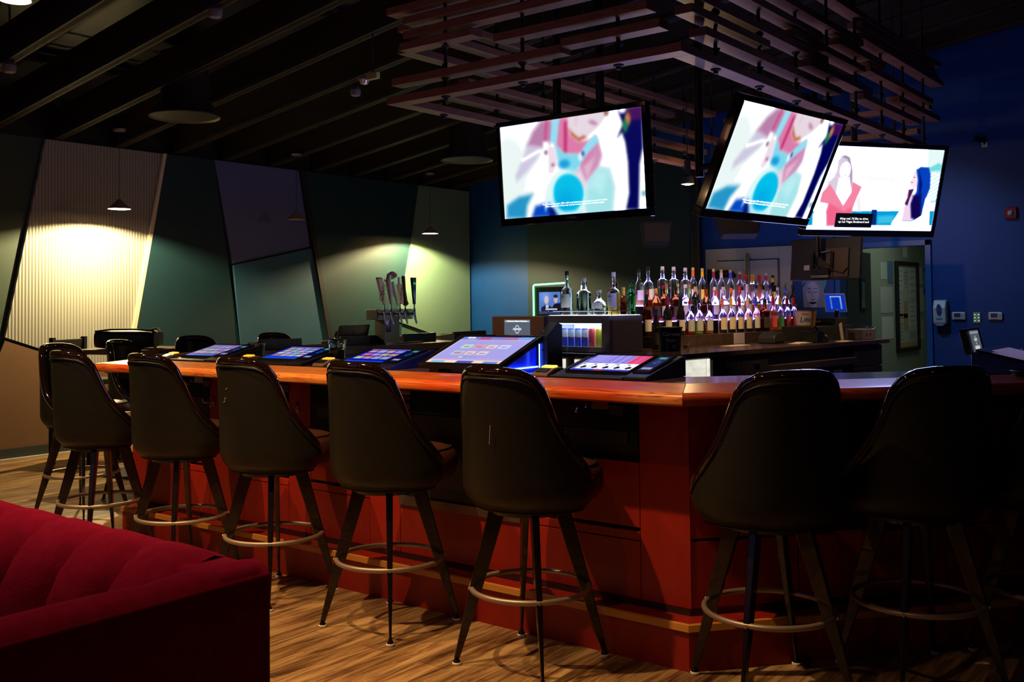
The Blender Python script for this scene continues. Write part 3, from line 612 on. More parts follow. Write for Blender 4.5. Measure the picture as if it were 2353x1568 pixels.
# television turned away, hanging over the end of the back bar
TB = thing('television', 'dark television seen from behind above the end of the back bar', 'television', (-3.56, 9.486, 1.78), 0, 'televisions hung from the ceiling'); TB.rotation_euler = (math.radians(-8), 0, math.radians(-5.8))
MB().box(-.36, .36, .01, .05, -.205, .205).build('back_cover', mat('tv_back_black', (.012, .010, .012), .45), TB, bevel=.008)
MB().box(-.345, .345, .05, .056, -.195, .195).build('front_glass', GLOSS, TB)
MB().box(.015, .245, -.008, .01, -.185, .10).build('rear_plate', mat('brown_rear_plate', (.10, .05, .025), .5), TB, bevel=.003)
MB().box(.09, .095, -.010, -.006, -.185, -.075).build('plate_seam', BLKM, TB)
br_ = MB(); br_.box(-.13, -.10, -.03, .0, -.15, .05); br_.box(.07, .10, -.03, .0, -.13, .06); br_.box(-.10, .07, -.045, -.02, -.16, -.10); br_.build('mount_bracket', BLKM, TB, bevel=.003)
MB().box(-.21, -.15, -.004, .01, -.11, -.06).build('service_label', OFFW, TB)
cbx = MB()
cbx.tube([(-.05, -.05, .08), (.0, -.06, .05), (.07, -.04, .07)], .005, 6); cbx.build('white_cable', mat('pale_cable', (.55, .5, .42), .5), TB, smooth=2)
MB().tube([(-.08, -.05, .06), (-.09, -.06, -.05), (-.03, -.06, -.10), (.05, -.055, -.06), (.12, -.03, -.13), (.2, -.02, -.15), (.24, -.015, -.10)], .006, 6).build('black_cable', BLK, TB, smooth=2)
MB().box(-.12, .06, -.03, .01, -.19, -.165).build('input_panel', STEEL, TB)
pole('slim black pole carrying the television that faces away', -3.60, 9.42, 1.80, 3.75, -3.57, 9.46, 1.78)
# small speaker boxes hung beyond the screens
def speaker(label, loc, rz, rx, s=1):
    o = thing('loudspeaker', label, 'speaker', loc, rz, 'black speakers hung from the ceiling'); o.rotation_euler = (rx, 0, rz)
    MB().prism([(-.21 * s, .14), (.21 * s, .14), (.15 * s, -.12), (-.15 * s, -.12)], 'y', -.1, .1).build('cabinet', BLKM, o, bevel=.01)
    MB().box(-.16 * s, .16 * s, -.106, -.10, -.08, .11).build('grille', mat('dark_grille', (.012, .009, .009), .6), o)
    MB().cyl((0, 0, .14), (0, .0, 1.75), .01, 8).build('hanger_rod', BLKM, o)
speaker('black trapezoid speaker hanging just below the tilted middle television', (-4.36, 9.3, 2.14), .6, -.2, 1.15)
speaker('black wedge speaker showing below the right end of the left television', (-5.25, 9.2, 2.08), .6, -.1, .8)
# ---------------------------------------------------------------- hanging slat canopy
SW = noisy('slat_wood', (.17, .075, .048), (.25, .115, .075), scale=(3, 3, 20), s=3, rough=.5)
cn = thing('slat_canopy', 'layered canopy of reddish wooden boards on black rods above the bar', 'canopy', (0, 0, 0))
X0, X1, Y0, Y1, BW, BT = -4.34, -2.32, 4.34, 8.98, .10, .045
def board(ax, a, b, c, z):
    """a..b along the axis, outer edge at c"""
    m = MB()
    if ax == 'x': m.box(a, b, c, c + BW, z, z + BT)
    else: m.box(c, c + BW, a, b, z, z + BT)
    return m.build('board', SW, cn, bevel=.002)
for a, b, z in ((X0, X1, 2.60), (-4.30, -3.04, 2.71), (-3.04, -2.44, 2.74), (-4.23, -3.66, 2.915), (-3.50, -2.51, 2.845), (-4.2, -2.6, 2.985), (-4.2, -2.4, 3.07), (X0, -3.2, 3.15), (-4.0, -2.4, 3.2)): board('x', a, b, Y0, z)
for z, a, b in ((2.60, Y0 + BW, Y1 - BW), (2.735, 4.61, 6.55), (2.82, 4.46, 5.41), (2.90, 4.45, 6.31), (2.833, 6.01, 7.19), (2.78, 7.0, 8.35), (2.97, 5.77, 7.04), (3.04, 4.6, 6.22), (3.075, 6.53, 7.49), (3.15, 5.2, 7.01), (3.0, 7.135, 8.72), (2.885, 7.8, 8.92), (3.35, 5.6, 8.96), (3.28, 6.97, 8.8), (3.24, 7.83, 8.885), (3.205, 7.0, 9.04)): board('y', a, b, X1 - BW, z)
for z, a, b in ((2.60, Y0 + BW, Y1 - BW), (2.71, 4.7, 6.2), (2.74, 6.6, 8.4), (2.82, 5.0, 6.6), (2.88, 7.0, 8.9), (2.93, 4.44, 5.6), (3.0, 5.9, 7.8), (3.07, 4.44, 5.9), (3.12, 6.6, 8.6), (3.17, 4.44, 6.0)): board('y', a, b, X0, z)
for a, b, z in ((X0, X1, 2.60), (-4.2, -3.2, 2.71), (-3.3, -2.5, 2.80), (-4.1, -2.9, 2.9), (-3.6, -2.4, 3.0), (-4.3, -3.3, 3.1)): board('x', a, b, Y1 - BW, z)
def rod(x, y, z1):
    r_ = MB().cyl((x, y, 2.585), (x, y, z1), .011, 8).build('rod', BLKM, cn)
    MB().lathe([(0, 2.575), (.012, 2.575), (.014, 2.588), (.026, 2.593), (.028, 2.60), (0, 2.60)], c=(x, y, 0), n=14).build('end_cap', BLKM, r_, smooth=True)
    for zz in (2.71, 2.90): MB().lathe([(.012, zz - .02), (.026, zz - .004), (.026, zz), (.012, zz)], c=(x, y, 0), n=10).build('washer', BLKM, r_)
for x in (-3.90, -3.33, -2.71): rod(x, Y0 + .05, zj(x)); rod(x, Y1 - .05, zj(x))
for y in (4.81, 5.36, 5.90, 6.43, 6.97, 7.52, 8.05, 8.6): rod(X1 - .05, y, zj(-2.4)); rod(X0 + .05, y, zj(-4.3))
# ---------------------------------------------------------------- pendant lamps
def cone_lamp(label, x, y, z, lit, top):
    o = thing('pendant_lamp', label, 'lamp', (x, y, 0), 0, 'small cone pendants by the angular wall')
    prof = [(.105, z), (.018, z + .088), (.010, z + .10), (.006, z + .10), (.014, z + .083), (.100, z + .001)]
    rings = [[Vector((r * math.cos(2 * PI * k / 32), r * math.sin(2 * PI * k / 32), zz)) for k in range(32)] for r, zz in prof]
    MB().loft(rings + [rings[0]], cap=False).build('shade', mat('cone_metal', (.30, .22, .18), .45), o, smooth=True)
    MB().cyl((0, 0, z + .10), (0, 0, top), .0025, 6).build('cord', BLKM, o)
    MB().lathe([(0, top - .022), (.055, top - .018), (.062, top), (0, top)], n=20).build('canopy', mat('tarnished_metal', (.25, .24, .22), .35, .8), o, smooth=True)
    bm = mat('lamp_glow', (1, 1, 1), .5, emit=(1, .72, .40), es=30) if lit else WHITE
    MB().lathe([(0, z + .050), (.022, z + .050), (.024, z + .06), (.010, z + .078), (0, z + .08)], n=16).build('bulb', bm, o, smooth=True)
    if lit: lamp('POINT', (x, y, z + .034), 270 if y < 8 else 320, (1, .76, .36), .010)
cone_lamp('lit cone pendant in front of the ribbed cream wall panel', -8.75, 5.18, 2.315, True, zj(-8.75) + .0)
cone_lamp('unlit cone pendant in front of the lavender wall panel', -8.75, 7.32, 2.345, False, zj(-8.75))
cone_lamp('lit cone pendant in front of the pale green wall panel', -8.75, 9.52, 2.295, True, zj(-8.75))
o = thing('pendant_lamp', 'black pendant spotlight with a glowing bulb between the televisions', 'lamp', (-3.97, 7.5, 0))
MB().cyl((0, 0, 2.56), (0, 0, 3.75), .004, 6).build('cord', BLKM, o)
MB().lathe([(.052, 2.36), (.056, 2.362), (.05, 2.42), (.028, 2.44), (.026, 2.56), (0, 2.565), (0, 2.55), (.02, 2.43), (.044, 2.41)], n=20).build('lamp_head', BLKM, o, smooth=True)
MB().lathe([(0, 2.352), (.030, 2.356), (.044, 2.375), (.040, 2.40), (0, 2.41)], n=20).build('bulb', mat('bulb_glow', (1, 1, 1), .5, emit=(1, .80, .5), es=14), o, smooth=True)
lamp('POINT', (-3.97, 7.5, 2.33), 24, WARM, .03)
o = thing('pendant_lamp', 'brightly lit round lampshade cut by the top left corner', 'lamp', (-3.97, 1.90, 0))
MB().lathe([(.005, 2.70), (.03, 2.70), (.062, 2.60), (.060, 2.599), (.02, 2.68), (.005, 2.68)], n=28).build('shade', mat('glowing_shade', (.9, .6, .5), .5, emit=(1, .45, .30), es=2.5), o, smooth=True)
MB().lathe([(0, 2.612), (.035, 2.614), (.04, 2.63), (0, 2.66)], n=20).build('bulb', mat('bulb_glow'), o, smooth=True)
MB().cyl((0, 0, 2.70), (0, 0, zj(-3.97)), .003, 6).build('cord', BLKM, o)
# ---------------------------------------------------------------- ceiling fittings
def diffuser(label, x, y, z):
    o = thing('ceiling_vent', label, 'vent', (x, y, 0), 0, 'round duct diffusers'); m = mat('vent_metal', (.10, .09, .075), .45, .4)
    for r0, r1, zz in ((.29, .25, z), (.205, .165, z + .02), (.115, .0, z + .035)):
        MB().lathe([(max(r1, .001), zz + .05), (r0, zz), (r0 + .008, zz - .004), (r0 + .008, zz + .004), (max(r1, .001), zz + .06)], n=36).build('ring', m, o, smooth=True)
    MB().lathe([(.30, z + .01), (.20, z + .16), (.20, z + .55), (.0, z + .55)], n=28).build('duct_neck', mat('duct_black', (.02, .016, .015), .5), o, smooth=True)
diffuser('large round air diffuser above the ribbed cream panel', -7.50, 5.05, 3.02)
diffuser('round air diffuser left of the wide television', -7.30, 8.56, 3.0)
for x, y, lab in ((-5.9, 4.22, 'small round canister above the middle of the left joists'), (-7.6, 3.6, 'small round canister near the left edge of the ceiling'), (-6.7, 6.3, 'small round canister right of the large diffuser')):
    o = thing('ceiling_can', lab, 'ceiling fitting', (x, y, zj(x) - .07)); MB().lathe([(0, 0), (.042, 0), (.048, .01), (.05, .05), (.03, .075), (0, .08)], n=20).build('can', mat('can_metal', (.16, .15, .15), .5), o, smooth=True)
    MB().lathe([(0, -.004), (.034, -.004), (.036, .0), (0, 0)], n=20).build('lens', mat('lens_grey', (.3, .3, .3), .3), o)
    MB().cyl((0, 0, .07), (0, 0, .5), .008, 6).build('stem', BLKM, o)
o = thing('emergency_light', 'yellowish emergency light with a clear round bulb left of the slat canopy', 'emergency light', (-5.75, 5.5, 3.17))
MB().box(.04, .16, -.02, .02, -.02, .03).build('body', mat('yellowed_plastic', (.5, .46, .2), .5), o, bevel=.004)
MB().lathe([(0, -.05), (.03, -.04), (.045, -.01), (.03, .02), (0, .03)], n=18).build('bulb', mat('clear_bulb', (.7, .65, .6), .1, .5), o, smooth=True)
MB().cyl((.1, 0, .03), (.1, 0, .5), .008, 6).build('stem', BLKM, o)
for i, (x, y, L_) in enumerate(((-7.9, 3.9, .6), (-7.9, 4.6, .6), (-5.6, 3.7, .9), (-6.9, 6.9, .5), (-6.6, 7.3, .5), (-6.7, 8.1, .5))):
    t_ = MB().box(-.012, .012, 0, L_, 0, .012).build('ceiling_conduit', STEEL); t_.location = (x, y, zj(x) + .33)
    tag(t_, 'thin grey conduit strip running between the dark joists', 'conduit', 'conduits above the joists')
# ---------------------------------------------------------------- game machines set in the bar top
TILES = [(.85, .75, .3), (.75, .35, .4), (.8, .6, .45), (.75, .4, .3), (.35, .6, .7), (.8, .85, .7), (.55, .8, .4), (.7, .5, .8)]
def tiles_picture(bg, rows, cols, seed, wash=0, jit=.1):
    rnd = random.Random(seed); spec = [(r, c, rnd.choice(TILES), rnd.choice(TILES)) for r in range(rows) for c in range(cols)]
    def fn(X, T, a):
        p = Paint(X, T, a, bg); p.rect(0, 1, 0, .06, (.5, .45, .75)); p.rect(0, 1, .90, 1, (.12, .35, .85))
        for r, c, k1, k2 in spec:
            x0 = .06 + c * (.90 / cols) + (r % 2) * .02; y0 = .10 + r * (.72 / rows); w_, h_ = .74 / cols, .52 / rows
            p.rect(x0, x0 + w_, y0, y0 + h_, tuple(min(1, v + .1) for v in k1), .006); p.rect(x0 + .01, x0 + w_ - .01, y0 + .02, y0 + h_ - .015, k2, .01, .8); p.rect(x0 + .02, x0 + w_ - .02, y0 + h_ * .45, y0 + h_ * .6, (.95, .95, .9), .008, .6)
        return p.c * (1 - wash) + wash * np.array((.55, .55, .85))
    return fn
def poker_picture(X, T, a):
    p = Paint(X, T, a, (.42, .40, .80)); p.rect(.36, .72, 0, .50, (.50, .46, .80)); p.rect(.72, 1, .0, .52, (.80, .25, .42))
    for k in range(5): p.rect(.34 + .13 * k, .348 + .13 * k, 0, .5, (.8, .8, .95), .004)
    for k in range(8): p.rect(.03, .33 - .02 * (k % 3), .03 + .055 * k, .05 + .055 * k, (.85, .85, .95), .006, .7)
    p.rect(.0, 1, .52, .90, (.60, .60, .85)); p.rect(0, 1, .90, 1, (.18, .2, .75))
    for k in range(5):
        x = .02 + .197 * k; p.rect(x, x + .18, .53, .88, (.96, .96, .98), .006); p.blob(x + .04, .60, .025, .035, (.05, .05, .1), .2)
        p.blob(x + .10, .74, .042, .05, (.06, .06, .12), .2); p.blob(x + .075, .79, .035, .04, (.06, .06, .12), .2); p.blob(x + .125, .79, .035, .04, (.06, .06, .12), .2); p.poly([(x + .095, .76), (x + .105, .76), (x + .115, .86), (x + .085, .86)], (.06, .06, .12), .006)
    p.rect(.38, .52, .92, .98, (.7, .2, .3))
    return p.c
def menu_picture(X, T, a):
    p = Paint(X, T, a, (.66, .64, .92)); p.rect(0, .22, .0, .12, (.45, .55, .85)); p.rect(.0, 1, 0, .02, (.3, .35, .8)); p.rect(.80, 1, 0, .12, (.45, .62, .95))
    for k in range(3): p.poly([(.25 + .18 * k, .02), (.41 + .18 * k, .02), (.44 + .18 * k, .12), (.22 + .18 * k, .12)], ((.70, .35, .55), (.55, .50, .8), (.68, .45, .6))[k], .008)
    p.rect(0, 1, .115, .13, (.95, .75, .65)); p.rect(0, .012, .1, .9, (.95, .9, .9)); p.rect(.988, 1, .1, .9, (.95, .9, .9))
    for r, n, y in ((0, 4, .30), (1, 3, .54)):
        for k in range(n):
            x = .17 + .17 * k; p.rect(x, x + .14, y, y + .14, ((.65, .95, .95), (.95, .65, .6), (.95, .75, .55), (.75, .85, 1))[k], .006); p.rect(x + .01, x + .13, y + .015, y + .125, ((.8, .85, .7), (.85, .65, .7), (.92, .85, .85), (.85, .85, .95))[(k + r) % 4], .008); p.rect(x + .03, x + .11, y + .06, y + .10, (.55, .45, .65), .01, .7)
    for k in range(4): p.blob(.36 + .07 * k, .76, .022, .03, ((.95, .9, .75), (.4, .65, .95), (.4, .65, .95), (.4, .7, .95))[k], .2)
    p.rect(0, 1, .83, .845, (.95, .7, .6)); p.rect(0, 1, .87, 1, (.98, .85, .80)); p.rect(.06, .24, .90, .96, (.45, .75, .92)); p.rect(.40, .62, .89, .97, (.30, .35, .75)); p.rect(.76, .95, .90, .97, (.45, .55, .85))
    return p.c
def club_picture(X, T, a):
    p = Paint(X, T, a, (.02, .10, .32)); p.rect(.2, .8, .06, .20, (.35, .75, .65), .02); p.blob(.5, .42, .22 * a, .12, (.15, .55, .75), .4); p.blob(.5, .42, .14 * a, .07, (.02, .12, .35), .3)
    p.rect(.12, .88, .80, .93, (.75, .75, .9), .01); return p.c
def welcome_picture(X, T, a):
    p = Paint(X, T, a, (.38, .42, .48)); p.rect(.04, .96, .06, .12, (.85, .9, .9), .01); p.blob(.5, .46, .13, .20, (.92, .95, .98), .1); p.blob(.5, .46, .10, .15, (.3, .34, .4), .1); p.rect(.34, .66, .40, .50, (.9, .92, .95), .01)
    p.rect(.24, .76, .76, 1.0, (1.0, 1.0, .98), .01); return p.c
def ticket_unit(p, x, y):
    m = MB().prism([(0, .0), (.13, .0), (.13, .045), (.105, .055), (.02, .022)], 'x', x, x + .085)
    m.build('ticket_unit', mat('bronze_plastic', (.28, .18, .09), .35, .3), p, bevel=.004)
def small_machine(label, x, y, picture, glow=(1, .30, .01), blue=0, kind='tiles'):
    o = thing('game_machine', label, 'game machine', (x, y, 1.05), 0, 'bar top game machines')
    sl = math.radians(13.5)
    MB().prism([(0, .0), (.32, .0), (.32, .076), (.30, .078), (.03, .012), (.0, .010)], 'x', 0, .372).build('console', BLK, o, bevel=.003)
    sd = MB().prism([(.0, .0), (.34, .0), (.34, .084), (.32, .088), (.0, .016)], 'x', .378, .488); sd.build('side_cabinet', mat('blue_lit_side', (.01, .012, .05), .3) if blue else BLK, o, bevel=.004)
    M = Matrix.Translation((.208, .187, .0565)) @ Matrix.Rotation(-(PI / 2 - sl), 4, 'X')
    fr = MB()
    for a, b, e, f in ((-.163, .163, .1175, .132), (-.163, .163, -.134, -.1175), (-.163, -.146, -.1175, .1175), (.146, .163, -.1175, .1175)): fr.box(a, b, -.004, .006, e, f, M)
    fr.build('bezel', GLOSS, o, bevel=.002)
    screen('display', .292, .235, picture, o, y=-.001, nx=100, M=M, gain=1.25 if kind == 'M5' else .85)
    M2 = Matrix.Translation((.433, .17, .0595)) @ Matrix.Rotation(-(PI / 2 - sl), 4, 'X')
    MB().box(-.040, .040, -.003, .003, -.125, .125, M2).build('card_bezel', GLOSS, o)
    screen('card_display', .06, .20, club_picture, o, y=-.004, nx=24, M=M2, gain=.6)
    t = thing('ticket_reader', 'glowing ticket slot unit ' + {'M1': 'left of the leftmost game machine', 'M2': 'left of the second game machine', 'M3': 'left of the middle blue machine', 'M5': 'with yellow light left of the card game machine'}[kind], 'ticket slot', (x - .098, y, 1.05), 0, 'glowing ticket slots')
    MB().prism([(0, 0), (.13, 0), (.13, .034), (.10, .040), (.055, .036), (.0, .014)], 'x', 0, .088).build('housing', mat('bronze_plastic', (.20, .13, .08), .35, .3), t, bevel=.005)
    Mg = Matrix.Translation((.044, .078, .0405)) @ Matrix.Rotation(-(PI / 2 - .16), 4, 'X')
    MB().box(-.034, .034, -.004, .004, -.016, .016, Mg).build('light_window', mat('glow_%s' % kind if kind == 'M5' else 'glow_amber', (0, 0, 0), .4, emit=glow, es=2.4), t, bevel=.002)
    MB().box(-.030, .030, -.002, .003, -.018, .016, Matrix.Translation((.044, .028, .0275)) @ Matrix.Rotation(-(PI / 2 - .38), 4, 'X')).build('slot_mouth', BLK, t)
    return o
small_machine('leftmost low game machine, screen of small tiles on violet blue', -5.469, 3.56, tiles_picture((.30, .28, .75), 3, 5, 1, .25), kind='M1')
small_machine('second low game machine from the left, bright blue tiled screen', -4.718, 3.56, tiles_picture((.05, .25, .95), 4, 4, 2), kind='M2')
small_machine('middle low game machine with twelve tiles on deep blue', -4.037, 3.56, tiles_picture((.06, .08, .80), 3, 4, 3), blue=1, kind='M3')
small_machine('low game machine with a poker hand of clubs, by the bar corner', -2.575, 3.56, poker_picture, glow=(1, .72, .06), kind='M5')
def tall_machine():
    o = thing('game_machine', 'large game machine with a big lilac menu screen and blue glow', 'game machine', (-3.06, 3.66, 1.05), math.radians(4), 'bar top game machines')
    sl = math.radians(19); M = Matrix.Translation((0, 0.02, .104)) @ Matrix.Rotation(-(PI / 2 - sl), 4, 'X')
    fr = MB(); w, h = .215, .1725
    for a, b, e, f in ((-w - .025, w + .025, h, h + .02), (-w - .025, w + .025, -h - .02, -h), (-w - .025, -w, -h, h), (w, w + .025, -h, h)): fr.box(a, b, -.006, .02, e, f, M)
    fr.box(-w - .02, w + .02, .008, .024, -h - .015, h + .015, M); fr.build('bezel', GLOSS, o, bevel=.003)
    screen('display', w * 2, h * 2, menu_picture, o, y=.0, nx=140, M=M, gain=1.0)
    text('VIDEO', .018, tuple(M @ Vector((-.16, -.003, .155))), (sl, 0, 0), WTXT, o)
    MB().prism([(-.09, 0), (.24, 0), (.24, .14), (.18, .125), (-.06, .045), (-.09, .03)], 'x', -.19, .19).build('pedestal', mat('blue_lit_case', (.03, .05, .30), .25), o, bevel=.004)  # case colour carries the blue cast by the light strips
    MB().box(-.19, -.13, -.14, -.08, 0, .03).build('bill_mouth', BLK, o, bevel=.003)
    BG = mat('blue_light_strip', (0, 0, 0), .4, emit=(.03, .08, 1.0), es=25)
    MB().box(-.19, .19, -.10, -.095, .045, .053).build('front_light_strip', mat('cyan_light_strip', (0, 0, 0), .4, emit=(.10, .35, 1.0), es=12), o)
    MB().tube([(.205, -.06, .02), (.205, .20, .02)], .004, 6).build('side_light_strip', BG, o); MB().tube([(.222, .19, .01), (.222, .19, .13)], .003, 6).build('corner_light_strip', BG, o)
    MB().tube([(-.205, -.06, .02), (-.205, .20, .02)], .004, 6).build('side_light_strip', BG, o)
    tp = MB().box(-.12, .19, .285, .33, .10, .262).build('topper', mat('dark_brown_plastic', (.045, .020, .012), .5), o, bevel=.004)
    screen('topper_display', .155, .105, welcome_picture, tp, y=0, nx=48, gain=.8, M=Matrix.Translation((.035, .281, .192)))
    text('Welcome to Players Advantage', .009, (.035, .279, .237), (PI / 2, 0, 0), WTXT, tp)
    sc = MB(); sc.prism([(.20, 0), (.34, 0), (.34, .22), (.30, .23), (.20, .17)], 'x', .205, .262); sc.build('bill_cabinet', BLK, o, bevel=.004)
    for z in (.01, .10, .19): MB().lathe([(0, 0), (.004, 0), (.004, .003), (0, .003)], M=Matrix.Rotation(PI / 2, 4, 'X'), c=(.235, .199, z), n=8).build('rivet', CHROME, o)
tall_machine()
def edge_machine():
    o = thing('game_machine', 'game machine at the right edge with an upright brown display panel', 'game machine', (-.72, 4.62, 1.0505), PI / 2, 'bar top game machines')
    MB().prism([(0, 0), (.38, 0), (.38, .088), (.35, .094), (0, .014)], 'x', 0, .50).build('console', mat('navy_cabinet', (.01, .04, .14), .3), o, bevel=.004)
    MB().prism([(-.01, .014), (-.005, .022), (.36, .105), (.36, .095)], 'x', -.003, .50).build('bezel', GLOSS, o)
    sl = math.atan2(.083, .365); M = Matrix.Translation((.21, .17, .0655)) @ Matrix.Rotation(-(PI / 2 - sl), 4, 'X')
    MB().box(-.16, .16, -.003, .0, -.14, .14, M).build('display_glass', mat('dim_screen_glass', (.16, .12, .18), .12, emit=(.2, .15, .3), es=.5), o)
    tp = MB().prism([(.39, .08), (.405, .08), (.43, .19), (.415, .19)], 'x', .0, .30).build('topper', mat('dark_brown_plastic'), o, bevel=.003)
    Mt = Matrix.Translation((.17, .398, .135)) @ Matrix.Rotation(-.22, 4, 'X')
    screen('topper_display', .155, .095, welcome_picture, tp, y=0, nx=30, gain=.6, M=Mt)
    MB().tube([(-.0, .39, .03), (-.015, .45, .02)], .006, 8).build('hinge_arm', CHROME, o)
edge_machine()
at = thing('ashtray', 'round black ashtray on the bar by the right edge game machine', 'ashtray', (-.86, 4.50, 1.05))
MB().lathe([(0, 0), (.055, 0), (.065, .028), (.060, .030), (.048, .010), (0, .008)], n=24).build('dish', BLK, at, smooth=True)
# far side machines on the left leg of the bar (seen from the bartender side)
def far_machine(label, y, w, tall=False, lid=False):
    o = thing('game_machine', label, 'game machine', (-6.18, y, 1.05), 0, 'bar top game machines'); m = mat('blue_black_case', (.012, .02, .045), .35)
    MB().prism([(-.16, 0), (.06, 0), (.06, .062), (-.16, .035)], 'y', 0, w).build('console', BLK, o, bevel=.004)
    MB().box(.055, .085, .0, w, .0, .075).build('rear_panel', m, o, bevel=.004)
    if lid: MB().prism([(.02, .055), (.045, .055), (.075, .165), (.05, .165)], 'y', .0, .33).build('raised_display', mat('blue_black_case'), o, bevel=.003)
    MB().prism([(-.19, .0), (-.16, .0), (-.16, .05), (-.19, .03)], 'y', w * .2, w * .6).build('ticket_unit', BLK, o)
    return o
far_machine('far side game machine with its display panel tilted up', 5.56, .45, lid=True)
far_machine('low blue-black far side game machine just right of the tap tower base', 6.28, .42)
far_machine('low far side game machine beyond the tap tower, nearer the lit green wall', 6.95, .46)
far_machine('low far side game machine nearest the high table', 4.75, .40)
# ---------------------------------------------------------------- beer tower
tw = thing('beer_tower', 'stainless beer tap tower with five handles on the far bar top', 'beer tower', (-6.05, 6.06, 1.05))
MB().box(-.065, .055, -.11, .07, .0, .21).build('column', STEEL, tw, bevel=.004)
MB().box(.052, .06, -.088, -.04, .10, .20).build('column_plate', CHROME, tw)
MB().box(-.07, .065, -.205, .225, .205, .292).build('manifold', STEEL, tw, bevel=.005)
MB().box(-.02, .16, -.2, .25, .0, .012).build('drip_tray', CHROME, tw)
HY = (-.165, -.085, .02, .085, .195)
for y in HY:
    f_ = MB(); f_.tube([(.06, y, .25), (.11, y, .25)], .014, 10); f_.tube([(.105, y, .275), (.115, y, .22), (.135, y, .165)], [.012, .011, .007], 10); f_.lathe([(0, .27), (.013, .272), (.010, .29), (.007, .31), (.007, .345), (0, .346)], c=(.108, y, 0), n=12)
    f_.build('faucet', CHROME, tw, smooth=True)
    MB().lathe([(0, 0), (.022, 0), (.020, .006), (0, .006)], M=Matrix.Rotation(PI / 2, 4, 'Y'), c=(.064, y, .25), n=16).build('faucet_flange', CHROME, tw)
PINK = mat('pale_tap_plastic', (.9, .75, .88), .35)
def hnd(name, m, mb): return mb.build(name, m, tw, smooth=True)
def bar(p, q, w0, w1, t0, t1):
    p, q = Vector(p), Vector(q); r = []
    for c_, w_, t_ in ((p, w0, t0), (q, w1, t1)): r.append([c_ + Vector((b * t_, a * w_, 0)) for a, b in ((1, 1), (-1, 1), (-1, -1), (1, -1))])
    return MB().loft(r)
h1 = bar((.108, HY[0], .33), (.108, HY[0] - .055, .545), .013, .028, .012, .014).build('tap_handle', PINK, tw, bevel=.004)
text('Coors', .075, (.1235, HY[0] - .028, .445), (PI / 2, -PI / 2 + .25, PI / 2), mat('wine_red_ink', (.10, .01, .06), .5), h1, shear=.3)
bar((.108, HY[0] - .055, .545), (.108, HY[0] - .06, .555), .028, .020, .014, .012).build('handle_cap', BLK, h1)
h2 = MB().tube([(.108, HY[1], .33), (.105, HY[1] - .01, .42), (.10, HY[1] - .03, .53), (.102, HY[1] - .01, .575), (.11, HY[1] + .02, .585)], [.012, .022, .026, .024, .014], 10); h2 = hnd('tap_handle', mat('silver_plastic', (.7, .7, .8), .3, .2), h2)
MB().lathe([(0, -.034), (.02, -.028), (.033, -.01), (.033, .01), (.02, .028), (0, .034)], c=(.108, HY[1] + .015, .575), n=18).build('ball_top', mat('silver_plastic'), h2, smooth=True)
MB().lathe([(0, 0), (.020, 0), (.018, .005), (0, .006)], M=Matrix.Rotation(PI / 2, 4, 'Y'), c=(.139, HY[1] + .02, .575), n=14).build('ball_badge', mat('rose_badge', (.5, .12, .2), .4), h2)
h3_ = MB().tube([(.108, HY[1] + .075, .32), (.108, HY[1] + .065, .37), (.108, HY[1] + .04, .42), (.108, HY[1] + .02, .52)], [.007, .012, .018, .012], 10); hnd('tap_handle', mat('silver_plastic'), h3_)
h4 = bar((.108, HY[2] + .02, .335), (.108, HY[2] - .01, .50), .014, .022, .014, .016).build('tap_handle', mat('cream_tap', (.85, .78, .78), .5), tw, bevel=.003)
text('PILSENER', .028, (.1255, HY[2] + .003, .42), (PI / 2, -PI / 2 + .15, PI / 2), mat('ink_blue', (.05, .05, .15), .5), h4)
bar((.102, HY[2] + .036, .335), (.102, HY[2] + .014, .50), .004, .006, .014, .016).build('red_side', mat('brick_red', (.4, .03, .04), .5), h4)
MB().tube([(.108, HY[2] - .01, .50), (.108, HY[2] - .014, .53), (.108, HY[2] - .012, .56)], [.012, .009, .011], 8).build('finial', mat('silver_plastic'), h4, smooth=True)
h5 = MB().tube([(.108, HY[3] + .005, .32), (.108, HY[3] + .004, .335), (.108, HY[3], .36), (.108, HY[3] - .01, .45), (.108, HY[3] - .022, .56), (.108, HY[3] - .022, .572)], [.014, .028, .020, .013, .017, .014], 10); hnd('tap_handle', noisy('carved_brown_wood', (.16, .05, .02), (.08, .10, .05), s=12, rough=.6), h5)
h6 = bar((.108, HY[4], .33), (.108, HY[4] - .01, .56), .010, .024, .010, .016); h6.build('tap_handle', mat('navy_gloss', (.01, .02, .10), .15, coat=1), tw, bevel=.004)
# ---------------------------------------------------------------- back bar island
IA = math.atan2(.994, .107); IM = Matrix.Translation((-3.62, 6.39, 0)) @ Matrix.Rotation(IA, 4, 'Z')     # local x = along the right leg, local y = inwards
def ip(u, v, z=0): return IM @ Vector((u, v, z))
LAM = noisy('speckled_brown_laminate', (.045, .026, .022), (.075, .045, .036), s=14, rough=.22); CAB = noisy('black_cabinet', (.012, .012, .015), (.02, .018, .02), s=6, rough=.5)
co = thing('back_bar_countertop', 'dark speckled worktop of the back bar carrying the bottles', 'worktop', (-3.62, 6.39, 0), IA)
MB().prism([(-.02, -.02), (3.85, -.02), (3.85, 1.45), (1.0, 1.45), (1.0, 2.4), (-.02, 2.4)], 'z', .945, .985).build('worktop', LAM, co, bevel=.004)
cb_ = thing('back_bar_cabinet', 'black back bar cabinet with drawers and backlit white stone panels', 'cabinet', (-3.62, 6.39, 0), IA)
MB().box(.02, 3.72, .03, 1.4, 0, .944).build('carcass', CAB, cb_); MB().box(.02, .98, 1.4, 2.35, 0, .944).build('carcass', CAB, cb_)
ST = noisy('backlit_stone', (.8, .8, .7), (.5, .48, .4), s=4, detail=8, dist=2, rough=.3)
